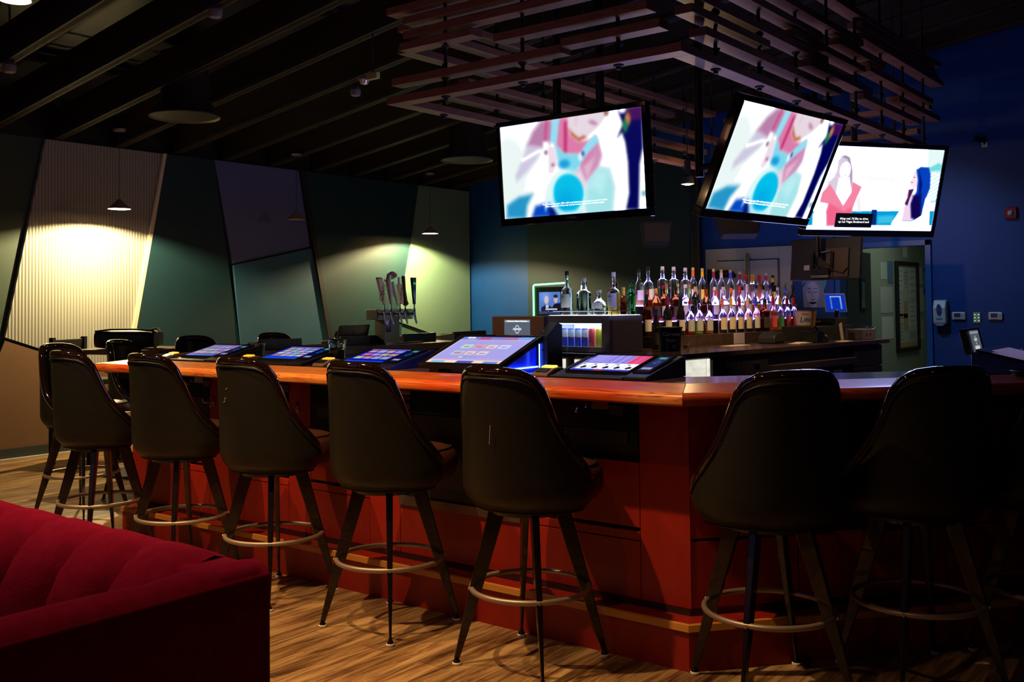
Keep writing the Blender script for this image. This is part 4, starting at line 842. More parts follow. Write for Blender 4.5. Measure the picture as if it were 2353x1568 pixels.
N_, L_n, b_ = nodes(ST); L_n.new([n for n in N_ if n.type == 'VALTORGB'][0].outputs[0], b_.inputs['Emission Color']); b_.inputs['Emission Strength'].default_value = 1.15
MB().box(.05, .60, .008, .022, .30, .935).build('stone_panel', ST, cb_); MB().box(.625, .65, .008, .022, .30, .935).build('stone_panel', ST, cb_)
for a in (.05, .45, .93, 1.40): MB().box(.004, .018, a, a + .38 if a != .93 else a + .09, .30, .935).build('stone_panel', ST, cb_)
for a, b in ((.67, 1.085), (1.095, 1.50)):
    d_ = MB().box(a, b, -.004, .02, .70, .93).build('drawer', CAB, cb_, bevel=.003); MB().box(a + .17, a + .27, -.018, -.004, .862, .872).build('drawer_pull', STEEL, d_, bevel=.002)
    MB().box(a, b, -.004, .02, .10, .69).build('door', CAB, cb_, bevel=.003)
MB().box(1.52, 3.05, .05, .07, .10, .80).build('cooler_well', BLK, cb_); MB().box(1.52, 3.06, -.05, .06, .78, .84).build('speed_rail', mat('dark_steel'), cb_, bevel=.004)
for u in (2.1, 2.6): MB().box(u, u + .16, -.045, -.01, .70, .74).build('rail_clip', mat('blue_grey_metal', (.15, .15, .3), .3, .5), cb_)
for a, b, z0, z1 in ((3.08, 3.70, .74, .935), (3.08, 3.70, .12, .73)): MB().box(a, b, -.004, .02, z0, z1).build('door', CAB, cb_, bevel=.003)
# stepped bottle display with lit tiers
dp = thing('bottle_display', 'stepped bottle display with violet lit tiers on the back bar', 'shelf', (-3.62, 6.39, 0), IA)
MB().box(.95, 2.92, .70, .90, .985, 1.083).build('front_step', LAM, dp, bevel=.003); MB().box(2.92, 3.95, .72, .90, .985, 1.083).build('front_step', LAM, dp, bevel=.003)
TIER = mat('violet_lit_acrylic', (.5, .4, .9), .3, emit=(.35, .22, 1.0), es=5.5); TOPT = mat('white_lit_acrylic', (.5, .5, .9), .3, emit=(.45, .40, 1.0), es=5)
MB().box(.85, 3.95, .90, 1.06, .985, 1.20).build('middle_step', BLK, dp); MB().box(1.0, 3.95, 1.06, 1.30, .985, 1.34).build('rear_step', BLK, dp)
MB().box(.90, 3.9, .915, 1.05, 1.20, 1.207).build('middle_lit_tier', TIER, dp); MB().box(1.05, 3.9, 1.075, 1.28, 1.34, 1.347).build('rear_lit_tier', TOPT, dp)
pn = MB().box(2.12, 2.30, .694, .70, .985, 1.083).build('paper_note', mat('paper_violet', (.5, .42, .5), .7), dp)
# ---------------------------------------------------------------- bottles
def glassm(name, col, rough=.03):
    if name in MATS: return MATS[name]
    return mat(name, col, rough, trans=1.0, ior=1.3)
CLEAR = glassm('clear_glass', (.93, .95, 1)); GREEN = glassm('green_glass', (.05, .42, .12)); AMBER = glassm('amber_glass', (.45, .14, .03)); DARKG = mat('dark_wine_glass', (.012, .012, .008), .08, coat=.6)
LIQ = {k: mat('liquid_' + k, c, .1, emit=None) for k, c in {'clear': (.75, .75, .85), 'red': (.6, .02, .02), 'green': (.25, .5, .03), 'orange': (.75, .20, .02), 'amber': (.42, .10, .01), 'yellow': (.75, .50, .04), 'brown': (.12, .03, .01), 'pink': (.8, .25, .22), 'copper': (.5, .2, .08)}.items()}
CAPS = {k: mat('cap_' + k, c, .35) for k, c in {'silver': (.6, .6, .65), 'black': (.01, .01, .015), 'red': (.65, .03, .04), 'orange': (.85, .17, .03), 'yellow': (.85, .5, .02), 'blue': (.05, .08, .6), 'cream': (.8, .62, .4), 'wine': (.30, .01, .04), 'white': (.75, .75, .78), 'navy': (.02, .02, .12), 'gold': (.6, .4, .15)}.items()}
LABS = {k: mat('label_' + k, c, .6) for k, c in {'white': (.72, .70, .68), 'cream': (.75, .62, .42), 'red': (.6, .03, .05), 'yellow': (.8, .5, .05), 'violet': (.6, .55, .85), 'pink': (.85, .12, .2), 'green': (.08, .4, .2), 'blue': (.08, .12, .5), 'dark': (.05, .04, .04), 'silver': (.5, .52, .6)}.items()}
SHAPE = {   # body radius, shoulder start, shoulder end, neck radius (fractions of height)
    'vodka': (.038, .58, .72, .014), 'round': (.040, .50, .72, .013), 'square': (.040, .62, .70, .016), 'wine': (.037, .55, .74, .014), 'stout': (.048, .50, .66, .015), 'orb': (.058, .35, .66, .018), 'hornitos': (.050, .55, .70, .02)}
def bottle(label, u, v, z, h, shape='round', glass=None, liq='clear', fill=.5, cap='silver', neck=None, lab=None, lz=(.15, .42), pour=False, group='liquor bottles on the back bar', dot=None, M=None):
    r, s0, s1, rn = SHAPE[shape]; P = (M or IM) @ Vector((u, v, z)); o = thing('liquor_bottle', label, 'bottle', P, IA, group); g = glass or CLEAR
    if shape == 'orb': prof = [(0, 0), (.03, 0), (.05, .02 * h / .3), (r, h * .28), (.05, h * .48), (rn * 1.6, h * .60), (rn, h * .66), (rn, h * .9), (0, h * .9)]
    else: prof = [(0, 0), (r * .9, 0), (r, .008), (r, h * s0), (r * .93, h * (s0 + (s1 - s0) * .35)), (r * .55, h * (s0 + (s1 - s0) * .75)), (rn, h * s1), (rn, h * .93), (0, h * .93)]
    sq = 5 if shape in ('square', 'hornitos') else None
    MB().lathe(prof, n=20, sq=sq).build('glass_body', g, o, smooth=True, angle=60)
    if g in (CLEAR, AMBER) and fill:
        hf = h * fill; pr = [(0, .006), (r * .86, .006), (r * .9, .012), (r * .9, min(hf, h * s0))]
        if hf > h * s0: pr.append((r * .6, hf))
        pr.append((0, pr[-1][1])); 
        if liq != 'clear': MB().lathe(pr if shape != 'orb' else [(0, .01), (.045, .02), (.05, h * .28), (.045, h * .42), (0, h * .42)], n=16, sq=sq).build('liquid', LIQ[liq], o, smooth=True)
    if neck: MB().lathe([(rn + .001, h * .76), (rn + .002, h * .765), (rn + .002, h * .92), (rn + .001, h * .93)], n=14).build('neck_label', CAPS[neck], o, smooth=True)
    MB().lathe([(rn + .001, h * .90), (rn + .002, h * .905), (rn + .002, h * .995), (rn, h), (0, h)], n=14).build('cap', CAPS[cap], o, smooth=True)
    if pour: MB().tube([(0, 0, h), (0, 0, h + .02), (.0, -.004, h + .055)], [.009, .006, .003], 8).build('pourer', CAPS['black'], o, smooth=True)
    if lab:
        a0, a1 = -PI * .92, -PI * .08; q = [a0 + (a1 - a0) * k / 14 for k in range(15)]
        k_ = [(abs(math.cos(a)) ** 5 + abs(math.sin(a)) ** 5) ** (-.2) if sq else 1 for a in q]
        MB().loft([[Vector(((r + .0012) * c_ * math.cos(a), (r + .0012) * c_ * math.sin(a), h * zz)) for a, c_ in zip(q, k_)] for zz in lz], close=False, cap=False).build('label', LABS[lab], o, smooth=2)
    if dot: MB().lathe([(0, 0), (.013, 0), (.012, .003), (0, .004)], M=Matrix.Rotation(PI / 2, 4, 'X'), c=(.014, -r - .001, h * .52), n=14).build('fruit_mark', CAPS[dot], o)
    return o
ZR, ZM, ZF = 1.347, 1.207, 1.083
back = [  # u, height, shape, liquid, fill, cap, neck, label, dot, words
    (1.31, .33, 'round', 'copper', .3, 'black', None, 'violet', None, 'clear round bottle with copper liquor at the left end of the rear tier'),
    (1.45, .355, 'stout', 'clear', .5, 'black', None, 'white', None, 'frosted bottle with black cap and white label, second on the rear tier'),
    (1.67, .36, 'square', 'clear', .5, 'silver', None, None, 'red', 'square clear vodka bottle with a red fruit mark'),
    (1.85, .36, 'square', 'clear', .5, 'silver', None, None, 'yellow', 'square clear vodka bottle with a lime yellow fruit mark'),
    (2.04, .355, 'square', 'clear', .5, 'silver', None, None, 'orange', 'square clear vodka bottle with an orange fruit mark'),
    (2.17, .36, 'round', 'clear', .5, 'gold', 'orange', 'white', None, 'clear rear tier bottle with an orange neck'),
    (2.33, .355, 'round', 'clear', .5, 'gold', 'yellow', 'yellow', None, 'clear rear tier bottle with a yellow neck and yellow label'),
    (2.53, .355, 'round', 'clear', .5, 'gold', 'wine', 'red', None, 'clear rear tier bottle with a dark red neck and red label'),
    (2.67, .35, 'round', 'clear', .5, 'gold', 'cream', 'white', None, 'clear rear tier bottle with a cream neck'),
    (2.84, .35, 'round', 'clear', .5, 'gold', 'blue', 'white', None, 'clear rear tier bottle with a blue neck'),
    (3.02, .335, 'round', 'clear', .5, 'gold', 'wine', 'silver', None, 'clear rear tier bottle with a wine red neck and silver label'),
    (3.13, .31, 'square', 'pink', .6, 'red', 'red', None, None, 'pink liquor bottle with a red cap'),
    (3.26, .305, 'square', 'clear', .5, 'yellow', 'yellow', 'white', None, 'white labelled bottle with a yellow cap'),
    (3.40, .305, 'square', 'orange', .62, 'red', 'red', None, None, 'bright orange bottle with a red cap on the rear tier'),
    (3.54, .325, 'round', 'clear', .5, 'silver', 'red', 'silver', None, 'clear bottle with a coral neck near the right end of the rear tier'),
    (3.68, .305, 'wine', None, 0, 'black', 'yellow', 'yellow', None, 'black bottle with a yellow neck at the right end of the rear tier')]
for u, h, sh, li, fi, ca, ne, la, do, wd in back:
    bottle(wd, u, 1.17, ZR, h, sh, DARKG if li is None else CLEAR, li or 'clear', fi, ca, ne, la, dot=do)
mid = [(1.18, .31, 'round', 'amber', .6, 'navy', None, 'dark', 'amber bottle with a navy cap at the left end of the middle tier'), (1.30, .32, 'round', 'amber', .5, 'black', 'gold', 'dark', 'amber whiskey bottle with a gold neck on the middle tier'),
       (1.42, .32, 'square', 'brown', .6, 'wine', None, 'white', 'brown whiskey bottle with a white label and wine cap'), (1.60, .31, 'square', 'brown', .6, 'black', None, 'dark', 'squat dark brown bottle left of the clear vodkas, middle tier'),
       (1.76, .33, 'stout', 'clear', .5, 'white', None, 'violet', 'frosted bottle with white cap on the middle tier'), (1.92, .34, 'wine', None, 0, 'black', 'gold', None, 'black bottle with a gold neck band on the middle tier'),
       (2.10, .33, 'orb', 'brown', .6, 'black', None, None, 'round bellied brown bottle on the middle tier'), (2.25, .31, 'round', 'clear', .5, 'white', None, 'violet', 'clear bottle with white cap and violet label'),
       (2.40, .31, 'stout', 'clear', .5, 'silver', None, 'silver', 'squat clear bottle with silver label on the middle tier'), (2.54, .30, 'round', 'clear', .5, 'orange', 'orange', 'white', 'clear middle tier bottle with an orange neck'),
       (2.70, .32, 'round', 'clear', .5, 'red', 'red', 'white', 'middle tier bottle with a bright red neck'), (2.84, .34, 'round', 'orange', .5, 'white', 'white', 'white', 'middle tier bottle with white neck and orange liquor'),
       (3.00, .33, 'orb', 'orange', .5, 'navy', None, None, 'round middle tier bottle of orange liquor with a navy cap'), (3.14, .32, 'stout', 'clear', .5, 'black', None, 'violet', 'squat middle tier bottle with black cap and violet label'),
       (3.28, .33, 'orb', 'orange', .5, 'navy', None, 'white', 'round bottle of orange liquor beside the black and yellow one'), (3.44, .31, 'round', 'clear', .5, 'white', None, 'violet', 'clear middle tier bottle with white cap near the right end'),
       (3.60, .30, 'round', 'clear', .5, 'blue', None, 'blue', 'clear bottle with a blue cap at the right end of the middle tier'), (3.76, .33, 'wine', None, 0, 'black', None, 'dark', 'black bottle at the far right of the middle tier, with a red rose')]
for u, h, sh, li, fi, ca, ne, la, wd in mid:
    bottle(wd, u, .98, ZM, h, sh, DARKG if li is None else (AMBER if li in ('brown', 'amber') else CLEAR), li or 'clear', fi, ca, ne, la, pour=True)
front = [(1.56, .30, 'round', 'red', .18, 'wine', None, 'silver', None, 'clear front row bottle with a little red liquor'), (1.70, .31, 'round', 'green', .35, 'black', None, 'silver', None, 'clear front row bottle with green liquor'),
         (1.86, .30, 'round', 'copper', .32, 'black', None, 'silver', None, 'clear front row bottle with copper liquor and an orange mark'), (2.09, .32, 'round', 'clear', .5, 'orange', 'orange', 'cream', None, 'front row bottle with orange neck and orange on its label'),
         (2.24, .325, 'round', 'clear', .5, 'yellow', 'yellow', 'cream', None, 'front row bottle with yellow neck and peach label'), (2.39, .32, 'round', 'clear', .5, 'wine', 'wine', 'cream', None, 'front row bottle with wine red neck and cream label'),
         (2.54, .32, 'round', 'clear', .5, 'cream', 'cream', 'cream', None, 'front row bottle with cream neck and cream label'), (2.69, .325, 'round', 'clear', .5, 'blue', 'blue', 'white', None, 'front row bottle with blue neck and blue print'),
         (2.86, .31, 'square', 'brown', .6, 'black', None, 'dark', None, 'square dark brown front row bottle'), (3.02, .33, 'wine', 'orange', .58, 'red', 'red', 'pink', None, 'front row bottle of orange juice liquor with a red neck'),
         (3.16, .325, 'wine', 'yellow', .45, 'yellow', 'yellow', 'green', None, 'front row bottle of yellow liquor with a yellow neck'), (3.30, .32, 'wine', 'red', .35, 'wine', 'wine', 'pink', None, 'front row bottle of red liquor with a dark red neck'), (3.43, .325, 'wine', 'clear', .5, 'red', 'red', 'pink', None, 'front row bottle with a coral neck and hot pink label')]
for u, h, sh, li, fi, ca, ne, la, do, wd in front: bottle(wd, u, .80, ZF, h, sh, AMBER if li == 'brown' else CLEAR, li, fi, ca, ne, la, lz=(.10, .45), pour=True)
wine = [(.80, .62, .34, 'wine', 'navy', 'dark', 'green-black wine bottle with a navy neck behind the ice bucket'), (1.00, .86, .36, 'round', 'black', 'white', 'rum bottle with a cream label behind the ice bucket'), (1.16, .76, .34, 'wine', 'wine', 'white', 'dark wine bottle with a white label right behind the ice bucket'), (1.36, .76, .34, 'wine', 'black', 'white', 'black champagne bottle with a large white label'), (.70, .95, .36, 'round', 'black', None, 'dark amber bottle between the mini fridge and the bottle rows'), (.92, 1.05, .30, 'stout', 'gold', None, 'squat brandy bottle in the dark behind the ice bucket')]
for u, v, h, sh, ca, la, wd in wine: bottle(wd, u, v, .986 if v < .7 or u < .8 else 1.207 if v > 1 else 1.083, h, sh, DARKG if sh == 'wine' else AMBER, 'brown', .7, ca, ca, la, lz=(.12, .40))
ro_ = thing('rose', 'red rose on a thin stem standing at the right end of the bottle rows', 'flower', ip(3.80, 1.0, 1.207), IA)
MB().tube([(0, 0, .30), (.0, .0, .36), (-.01, 0, .42)], .003, 6).build('stem', mat('stem_green', (.05, .2, .04), .6), ro_)
MB().lathe([(0, .41), (.014, .415), (.022, .435), (.020, .465), (.010, .475), (.012, .46), (0, .455)], c=(-.01, 0, 0), n=12).build('blossom', mat('rose_red', (.6, .01, .02), .5), ro_, smooth=True)
# ---------------------------------------------------------------- mini fridge with cans and the bottles on it
fg = thing('mini_fridge', 'grey countertop mini fridge with a bright window of drink cans', 'fridge', (-3.62, 6.39, 0), IA); FG = mat('grey_case', (.42, .42, .48), .45)
f_ = MB(); f_.box(.12, .50, .535, .56, .985, 1.275); f_.box(.12, .50, 1.22, 1.245, .985, 1.275); f_.box(.12, .50, .56, 1.22, .985, 1.01); f_.box(.12, .50, .56, 1.22, 1.25, 1.275); f_.box(.47, .50, .56, 1.22, 1.01, 1.25); f_.build('case', FG, fg, bevel=.004)
dr = MB(); dr.box(.085, .118, .54, .62, .988, 1.272); dr.box(.085, .118, 1.16, 1.24, .988, 1.272); dr.box(.085, .118, .62, 1.16, .988, 1.03); dr.box(.085, .118, .62, 1.16, 1.215, 1.272); dr = dr.build('door', mat('grey_case'), fg, bevel=.003)
MB().box(.10, .104, .622, 1.158, 1.032, 1.213).build('door_glass', glassm('door_glass', (1, 1, 1), 0), dr)
MB().box(.13, .46, .60, 1.18, 1.206, 1.214).build('light_bar', mat('fridge_light', (1, 1, 1), .4, emit=(.55, .75, 1), es=4), fg); MB().box(.455, .465, .565, 1.215, 1.02, 1.24).build('lit_back', mat('fridge_white', (.75, .8, .9), .4, emit=(.5, .6, 1), es=.5), fg)
CANM = {k: mat('can_' + k, c, .3, .3) for k, c in {'blue': (.06, .09, .5), 'red': (.7, .08, .1), 'yellow': (.85, .65, .05), 'dark': (.05, .05, .2)}.items()}
for i, k in enumerate(('dark', 'yellow', 'red', 'blue', 'blue', 'blue', 'blue')):
    P = ip(.20, .665 + .072 * i, 1.011); c_ = thing('drink_can', {'dark': 'dark blue drink can at the right end inside the mini fridge', 'yellow': 'yellow drink can inside the mini fridge', 'red': 'red drink can inside the mini fridge', 'blue': 'slim blue and silver drink can inside the mini fridge'}[k], 'can', P, IA, 'blue cans inside the mini fridge' if k == 'blue' else 'cans inside the mini fridge')
    MB().lathe([(0, 0), (.026, 0), (.029, .008), (.029, .15), (.024, .162), (0, .162)], n=18).build('body', CANM[k], c_, smooth=True)
    if k == 'blue':
        MB().lathe([(.0292, .09), (.0294, .09), (.0294, .15), (.0292, .15)], n=18).build('silver_band', CAPS['silver'], c_, smooth=True)
        MB().box(-.030, -.0285, -.012, .012, .082, .094).build('red_mark', CAPS['red'], c_)
MB().box(.13, .49, .55, 1.20, 1.276, 1.279).build('lit_top_tray', mat('tray_glow', (.7, .8, .9), .4, emit=(.75, .9, 1), es=2.2), fg)
rl = thing('gallery_rail', 'thin chrome gallery rail around the top of the mini fridge', 'rail', (-3.62, 6.39, 0), IA)
MB().tube([(.14, .56, 1.276), (.14, .56, 1.312), (.14, 1.22, 1.312), (.14, 1.22, 1.276)], .004, 6).build('front_rail', CHROME, rl); MB().tube([(.14, .56, 1.312), (.48, .56, 1.315), (.48, .56, 1.276)], .004, 6).build('side_rail', CHROME, rl)
ft = [(1.12, .26, .36, 'stout', 'clear', 'black', 'white', 'yellow', 'left bottle on the mini fridge, clear with a white label and black cap'), (.94, .26, .30, 'hornitos', 'clear', 'silver', 'green', None, 'broad clear tequila bottle with a green leaf label on the mini fridge'),
      (.78, .26, .20, 'orb', 'clear', 'white', 'silver', None, 'round frosted tequila bottle on the mini fridge'), (.74, .42, .285, 'wine', None, 'wine', None, None, 'green-black bottle with a wine red cap behind the round one'),
      (.60, .22, .335, 'stout', 'yellow', 'white', 'white', None, 'yellow liquor bottle with a white label on the mini fridge'), (.585, .42, .27, 'wine', 'green', 'black', None, None, 'green bottle on the right end of the mini fridge')]
for v, u, h, sh, li, ca, la, x_, wd in ft:
    b = bottle(wd, u, v, 1.2795, h, sh, DARKG if li is None else GREEN if li == 'green' else CLEAR, li or 'clear', .5, ca, None, None, group='bottles on the mini fridge')
    if la:   # labels of these face the fridge front (local -x)
        r = SHAPE[sh][0] + .0015
        if la == 'green': lb = MB().loft([[Vector((-r - .002, -.001 + a * w_, z_)) for a in (1, -1)] for w_, z_ in ((.003, .05), (.012, .09), (.014, .13), (.003, .19))], close=False, cap=False).build('leaf_label', LABS['green'], b); text('HORNITOS', .02, (-r - .003, 0, .12), (PI / 2, PI / 2, -PI / 2), LABS['white'], lb)
        else:
            lb = MB().loft([[Vector((-r * math.cos(a), r * math.sin(a), z_)) for a in [-1.1 + .2 * k for k in range(12)]] for z_ in ((.06, .17) if sh != 'orb' else (.05, .10))], close=False, cap=False).build('label', LABS['white' if sh != 'orb' else 'silver'], b, smooth=2)
            if h > .3: text('HABANERO' if False else 'TEQUILA', .012, (-r - .002, 0, .145), (PI / 2, 0, -PI / 2), LABS['dark'], lb)
# small green framed display behind the bottles
gs = thing('small_display', 'small screen showing two men, framed by a green neon tube', 'screen', tuple(ip(.52, 1.34, 1.26)), IA - PI / 2)
def two_men(X, T, a):
    p = Paint(X, T, a, (.35, .50, .80)); p.blob(.3, .2, .3, .25, (.45, .6, .95), 1); p.blob(.35, .36, .13, .19, (.85, .78, .8), .2); p.blob(.78, .34, .12, .17, (.8, .72, .74), .2); p.blob(.78, .20, .13, .08, (.15, .15, .2), .3)
    p.poly([(.10, .72), (.28, .6), (.45, .6), (.66, .75), (.66, 1), (.1, 1)], (.10, .12, .22), .04); p.poly([(.62, .7), (.72, .55), (1, .5), (1, 1), (.62, 1)], (.08, .09, .14), .04); p.blob(.38, .66, .10, .09, (.8, .8, .9), .4); p.rect(.3, .85, .76, .82, (.9, .9, 1), .02); p.rect(0, 1, .88, 1, (.2, .28, .45), .03); return p.c
MB().box(-.38, .0, -.005, .03, -.02, .26).build('case', BLK, gs, bevel=.004); MB().box(-.36, -.02, .0, .03, -.275, -.02).build('stand', BLKM, gs)
screen('display', .25, .19, two_men, gs, y=-.006, nx=60, gain=.9, M=Matrix.Translation((-.20, 0, .12)))
NEO = mat('green_neon', (.2, 1, .4), .4, emit=(.12, 1, .28), es=6); MB().tube([(-.385, -.012, -.02), (-.385, -.012, .27), (-.375, -.012, .28), (.0, -.012, .29)], .007, 8).build('neon_tube', NEO, gs, smooth=2)
# ---------------------------------------------------------------- items on the back bar
def lathe_obj(name, label, cat, P, prof, m, part='body', rz=IA, n=24, group=None):
    o = thing(name, label, cat, P, rz, group); MB().lathe(prof, n=n).build(part, m, o, smooth=True); return o
bu = lathe_obj('ice_bucket', 'black ice bucket with a beer name on its side, right of the mini fridge', 'bucket', ip(.68, .40, .986), [(0, 0), (.085, 0), (.10, .18), (.104, .183), (.104, .188), (.097, .188), (.08, .012), (0, .012)], mat('satin_black_tin', (.012, .012, .016), .25))
MB().tube([(.101 * math.cos(a), .101 * math.sin(a), .188) for a in [2 * PI * k / 32 for k in range(32)]], .003, 6, closed=True).build('rim', STEEL, bu, smooth=2)
def on_round(body, size, z, R, ang, m, par, shear=0):
    c, s = math.cos(ang), math.sin(ang); return text(body, size, (R * c, R * s, z), (PI / 2, 0, ang + PI / 2), m, par, shear=shear)
CW = mat('bright_print', (.75, .78, .9), .5)
on_round('Corona', .042, .135, .1005, -PI + .72, CW, bu); on_round('Official Cerveza of\nMore Summer', .012, .085, .0955, -PI + .72, CW, bu)
MB().tube([(.093 * math.cos(-PI + .95), .093 * math.sin(-PI + .95), .035)] * 1 + [(.091 * math.cos(-PI + .95) + .001, .091 * math.sin(-PI + .95), .036)], .016, 16).build('round_seal', mat('seal_grey', (.25, .27, .35), .5), bu)
sg = lathe_obj('shot_glass', 'small glass with a little whiskey in front of the ice bucket', 'glass', ip(.76, .30, .986), [(0, 0), (.022, 0), (.026, .068), (.024, .068), (.018, .02), (0, .02)], CLEAR, 'glass')
MB().lathe([(0, .021), (.0175, .021), (.0205, .042), (0, .042)], n=16).build('whiskey', LIQ['amber'], sg)
mb_ = lathe_obj('beer_bucket', 'white and gold beer bucket beside the bottle rows', 'bucket', ip(3.08, .48, 1.125), [(0, 0), (.085, 0), (.105, .155), (.109, .157), (.10, .157), (.08, .01), (0, .01)], mat('amber_bucket', (.45, .22, .06), .3, .3))
q = [-PI - 1.1 + .18 * k for k in range(13)]
lb_ = MB().loft([[Vector((r_ * math.cos(a), r_ * math.sin(a), z_)) for a in q] for r_, z_ in ((.0885, .012), (.1055, .146))], close=False, cap=False).build('label', mat('bucket_white', (.85, .78, .68), .5), mb_, smooth=2)
on_round('Lite', .07, .068, .1005, -PI + .42, mat('lite_blue', (.02, .04, .28), .5), lb_, shear=.3); on_round('Miller', .030, .120, .1055, -PI + .40, mat('lite_red', (.7, .08, .03), .5), lb_, shear=.3)
rs = thing('box_stand', 'black box under the register and the white beer bucket', 'box', ip(2.93, .34, .986), IA); MB().box(0, .85, 0, .32, 0, .138).build('body', BLKM, rs, bevel=.004)
pr = thing('receipt_printer', 'rounded black receipt printer in front of the bottle rows', 'printer', ip(2.22, .36, .986), IA)
MB().prism([(0, 0), (.20, 0), (.20, .06), (.16, .10), (.09, .105), (.02, .075), (0, .05)], 'y', -.02, .15).build('body', mat('charcoal_plastic', (.03, .03, .035), .4), pr, bevel=.012); MB().box(.02, .16, -.024, -.02, .018, .022).build('seam', BLKM, pr)
ph = thing('desk_phone', 'black desk phone with its handset on the back bar', 'phone', ip(2.62, .12, .986), IA)
MB().prism([(0, 0), (.22, 0), (.22, .03), (.0, .11)], 'y', 0, .18).build('base', BLK, ph, bevel=.008); hs = MB().tube([(-.005, .03, .13), (.05, .03, .125), (.14, .03, .085), (.20, .03, .06)], [.026, .017, .017, .026], 10); hs.build('handset', GLOSS, ph, smooth=2)
MB().tube([(.21, .03, .05), (.26, .0, .02), (.24, -.05, .005), (.18, -.06, .006)], .004, 6).build('coiled_cord', BLK, ph, smooth=2)
pos = thing('register_terminal', 'tilted register screen glowing blue on a black cash drawer', 'register', ip(3.55, .50, 1.20), IA - PI / 2)
def blue_ui(X, T, a):
    p = Paint(X, T, a, (.0, .22, .75)); p.rect(.25, .8, .10, .16, (.6, .8, 1), .01)
    for k in range(8): p.rect(.25, .31, .16 + .09 * k, .20 + .09 * k, (.7, .85, 1), .01); p.rect(.74, .80, .16 + .09 * k, .22 + .09 * k, (.7, .85, 1), .01)
    return p.c
Mr = Matrix.Rotation(.9, 4, 'Z') @ Matrix.Translation((.1, .0, .15)) @ Matrix.Rotation(-.30, 4, 'X')
MB().box(-.115, .115, 0, .02, -.10, .10, Mr).build('screen_case', mat('pinkish_case', (.25, .18, .16), .5), pos, bevel=.004); screen('display', .21, .18, blue_ui, pos, y=-.002, nx=40, gain=.8, M=Mr)
MB().tube([(.1, .03, .08), (.08, .05, 0)], .02, 8).build('stand', BLK, pos); MB().box(-.15, .15, -.12, .16, -.073, .0).build('cash_drawer', BLKM, pos, bevel=.003); MB().box(-.05, .0, -.124, -.12, -.045, -.03).build('drawer_lock', STEEL, pos)
for i, (u, v, lab) in enumerate(((1.75, .45, 'white napkin lying alone at the front edge of the back bar'), (2.45, .2, 'stack of folded white papers beside the printer'), (3.05, .08, 'white paper slip in front of the desk phone'))):
    o = thing('paper_sheet', lab, 'paper', ip(u, v, .9856), IA + .1 * i, 'loose papers on the back bar')
    for k in range(3 if i == 1 else 1):
        m_ = MB().box(-.16 + .02 * k, .16, -.05 + .01 * k, .06, .003 * k, .003 * k + .002, Matrix.Rotation(.12 * k, 4, 'Z')); m_.build('sheet', mat('white_paper', (.75, .68, .6), .7), o)
hg = lathe_obj('straw_glass', 'glass holding a white menu card by the register', 'glass', ip(3.40, .22, .986), [(0, 0), (.026, 0), (.034, .11), (.032, .11), (.023, .012), (0, .012)], CLEAR, 'glass')
mc = thing('menu_card', 'white folded card leaning beside the glass by the register', 'card', ip(3.32, .22, .986), IA); MB().box(-.03, .03, -.002, .002, 0, .17, Matrix.Rotation(-.25, 4, 'Y')).build('card', mat('pale_card', (.7, .6, .5), .6), mc)
for i, (u, v) in enumerate(((3.42, .60), (3.50, .66), (3.36, .66))):
    lathe_obj('stacked_glass', 'clear glass between the white beer bucket and the register', 'glass', ip(u, v, 1.126), [(0, 0), (.028, 0), (.036, .15), (.034, .15), (.025, .01), (0, .01)], CLEAR, 'glass', group='glasses by the register')
gb = thing('safe_box', 'grey metal box at the right end of the back bar', 'box', ip(3.25, .0, .986), IA); MB().box(.25, .55, .10, .28, 0, .10).build('body', mat('grey_violet_box', (.16, .14, .18), .5), gb, bevel=.003)
for y in (.34, .42): MB().lathe([(0, 0), (.008, 0), (.008, .006), (0, .006)], M=Matrix.Rotation(PI / 2, 4, 'X'), c=(y, .10, .05), n=10).build('knob', BLK, gb)
# glasses on the bar at the far right
for i, (x_, y_) in enumerate(((-.98, 5.22), (-.90, 5.28), (-.83, 5.20))):
    lathe_obj('tumbler', 'short clear tumbler on the bar behind the right edge machine', 'glass', (x_, y_, 1.0505), [(0, 0), (.034, 0), (.040, .085), (.038, .085), (.031, .01), (0, .01)], glassm('blue_glass', (.6, .7, 1)), 'glass', rz=0, group='tumblers by the right edge machine')
cup = lathe_obj('plastic_cup', 'stack of clear plastic cups behind the second game machine', 'cup', (-4.20, 3.80, 1.0505), [(0, 0), (.042, 0), (.048, .11), (.052, .112), (.052, .135), (.048, .137), (.03, .13), (0, .13)], glassm('grey_cup', (.6, .7, .75), .15), 'cups', rz=0)
cup = lathe_obj('plastic_cup', 'dark cup with a silver lid between the two leftmost game machines', 'cup', (-5.05, 3.92, 1.0505), [(0, 0), (.036, 0), (.042, .085), (0, .085)], BLK, 'cup', rz=0); MB().lathe([(0, .085), (.044, .085), (.044, .096), (0, .098)], n=20).build('lid', STEEL, cup)
pt = thing('glass_divider', 'blue tinted panel standing on the bar at the right edge', 'panel', (-.80, 5.25, 1.05), 0); MB().box(0, .25, 0, .012, 0, .17).build('panel', mat('blue_panel_plastic', (.02, .05, .35), .2), pt, bevel=.005)
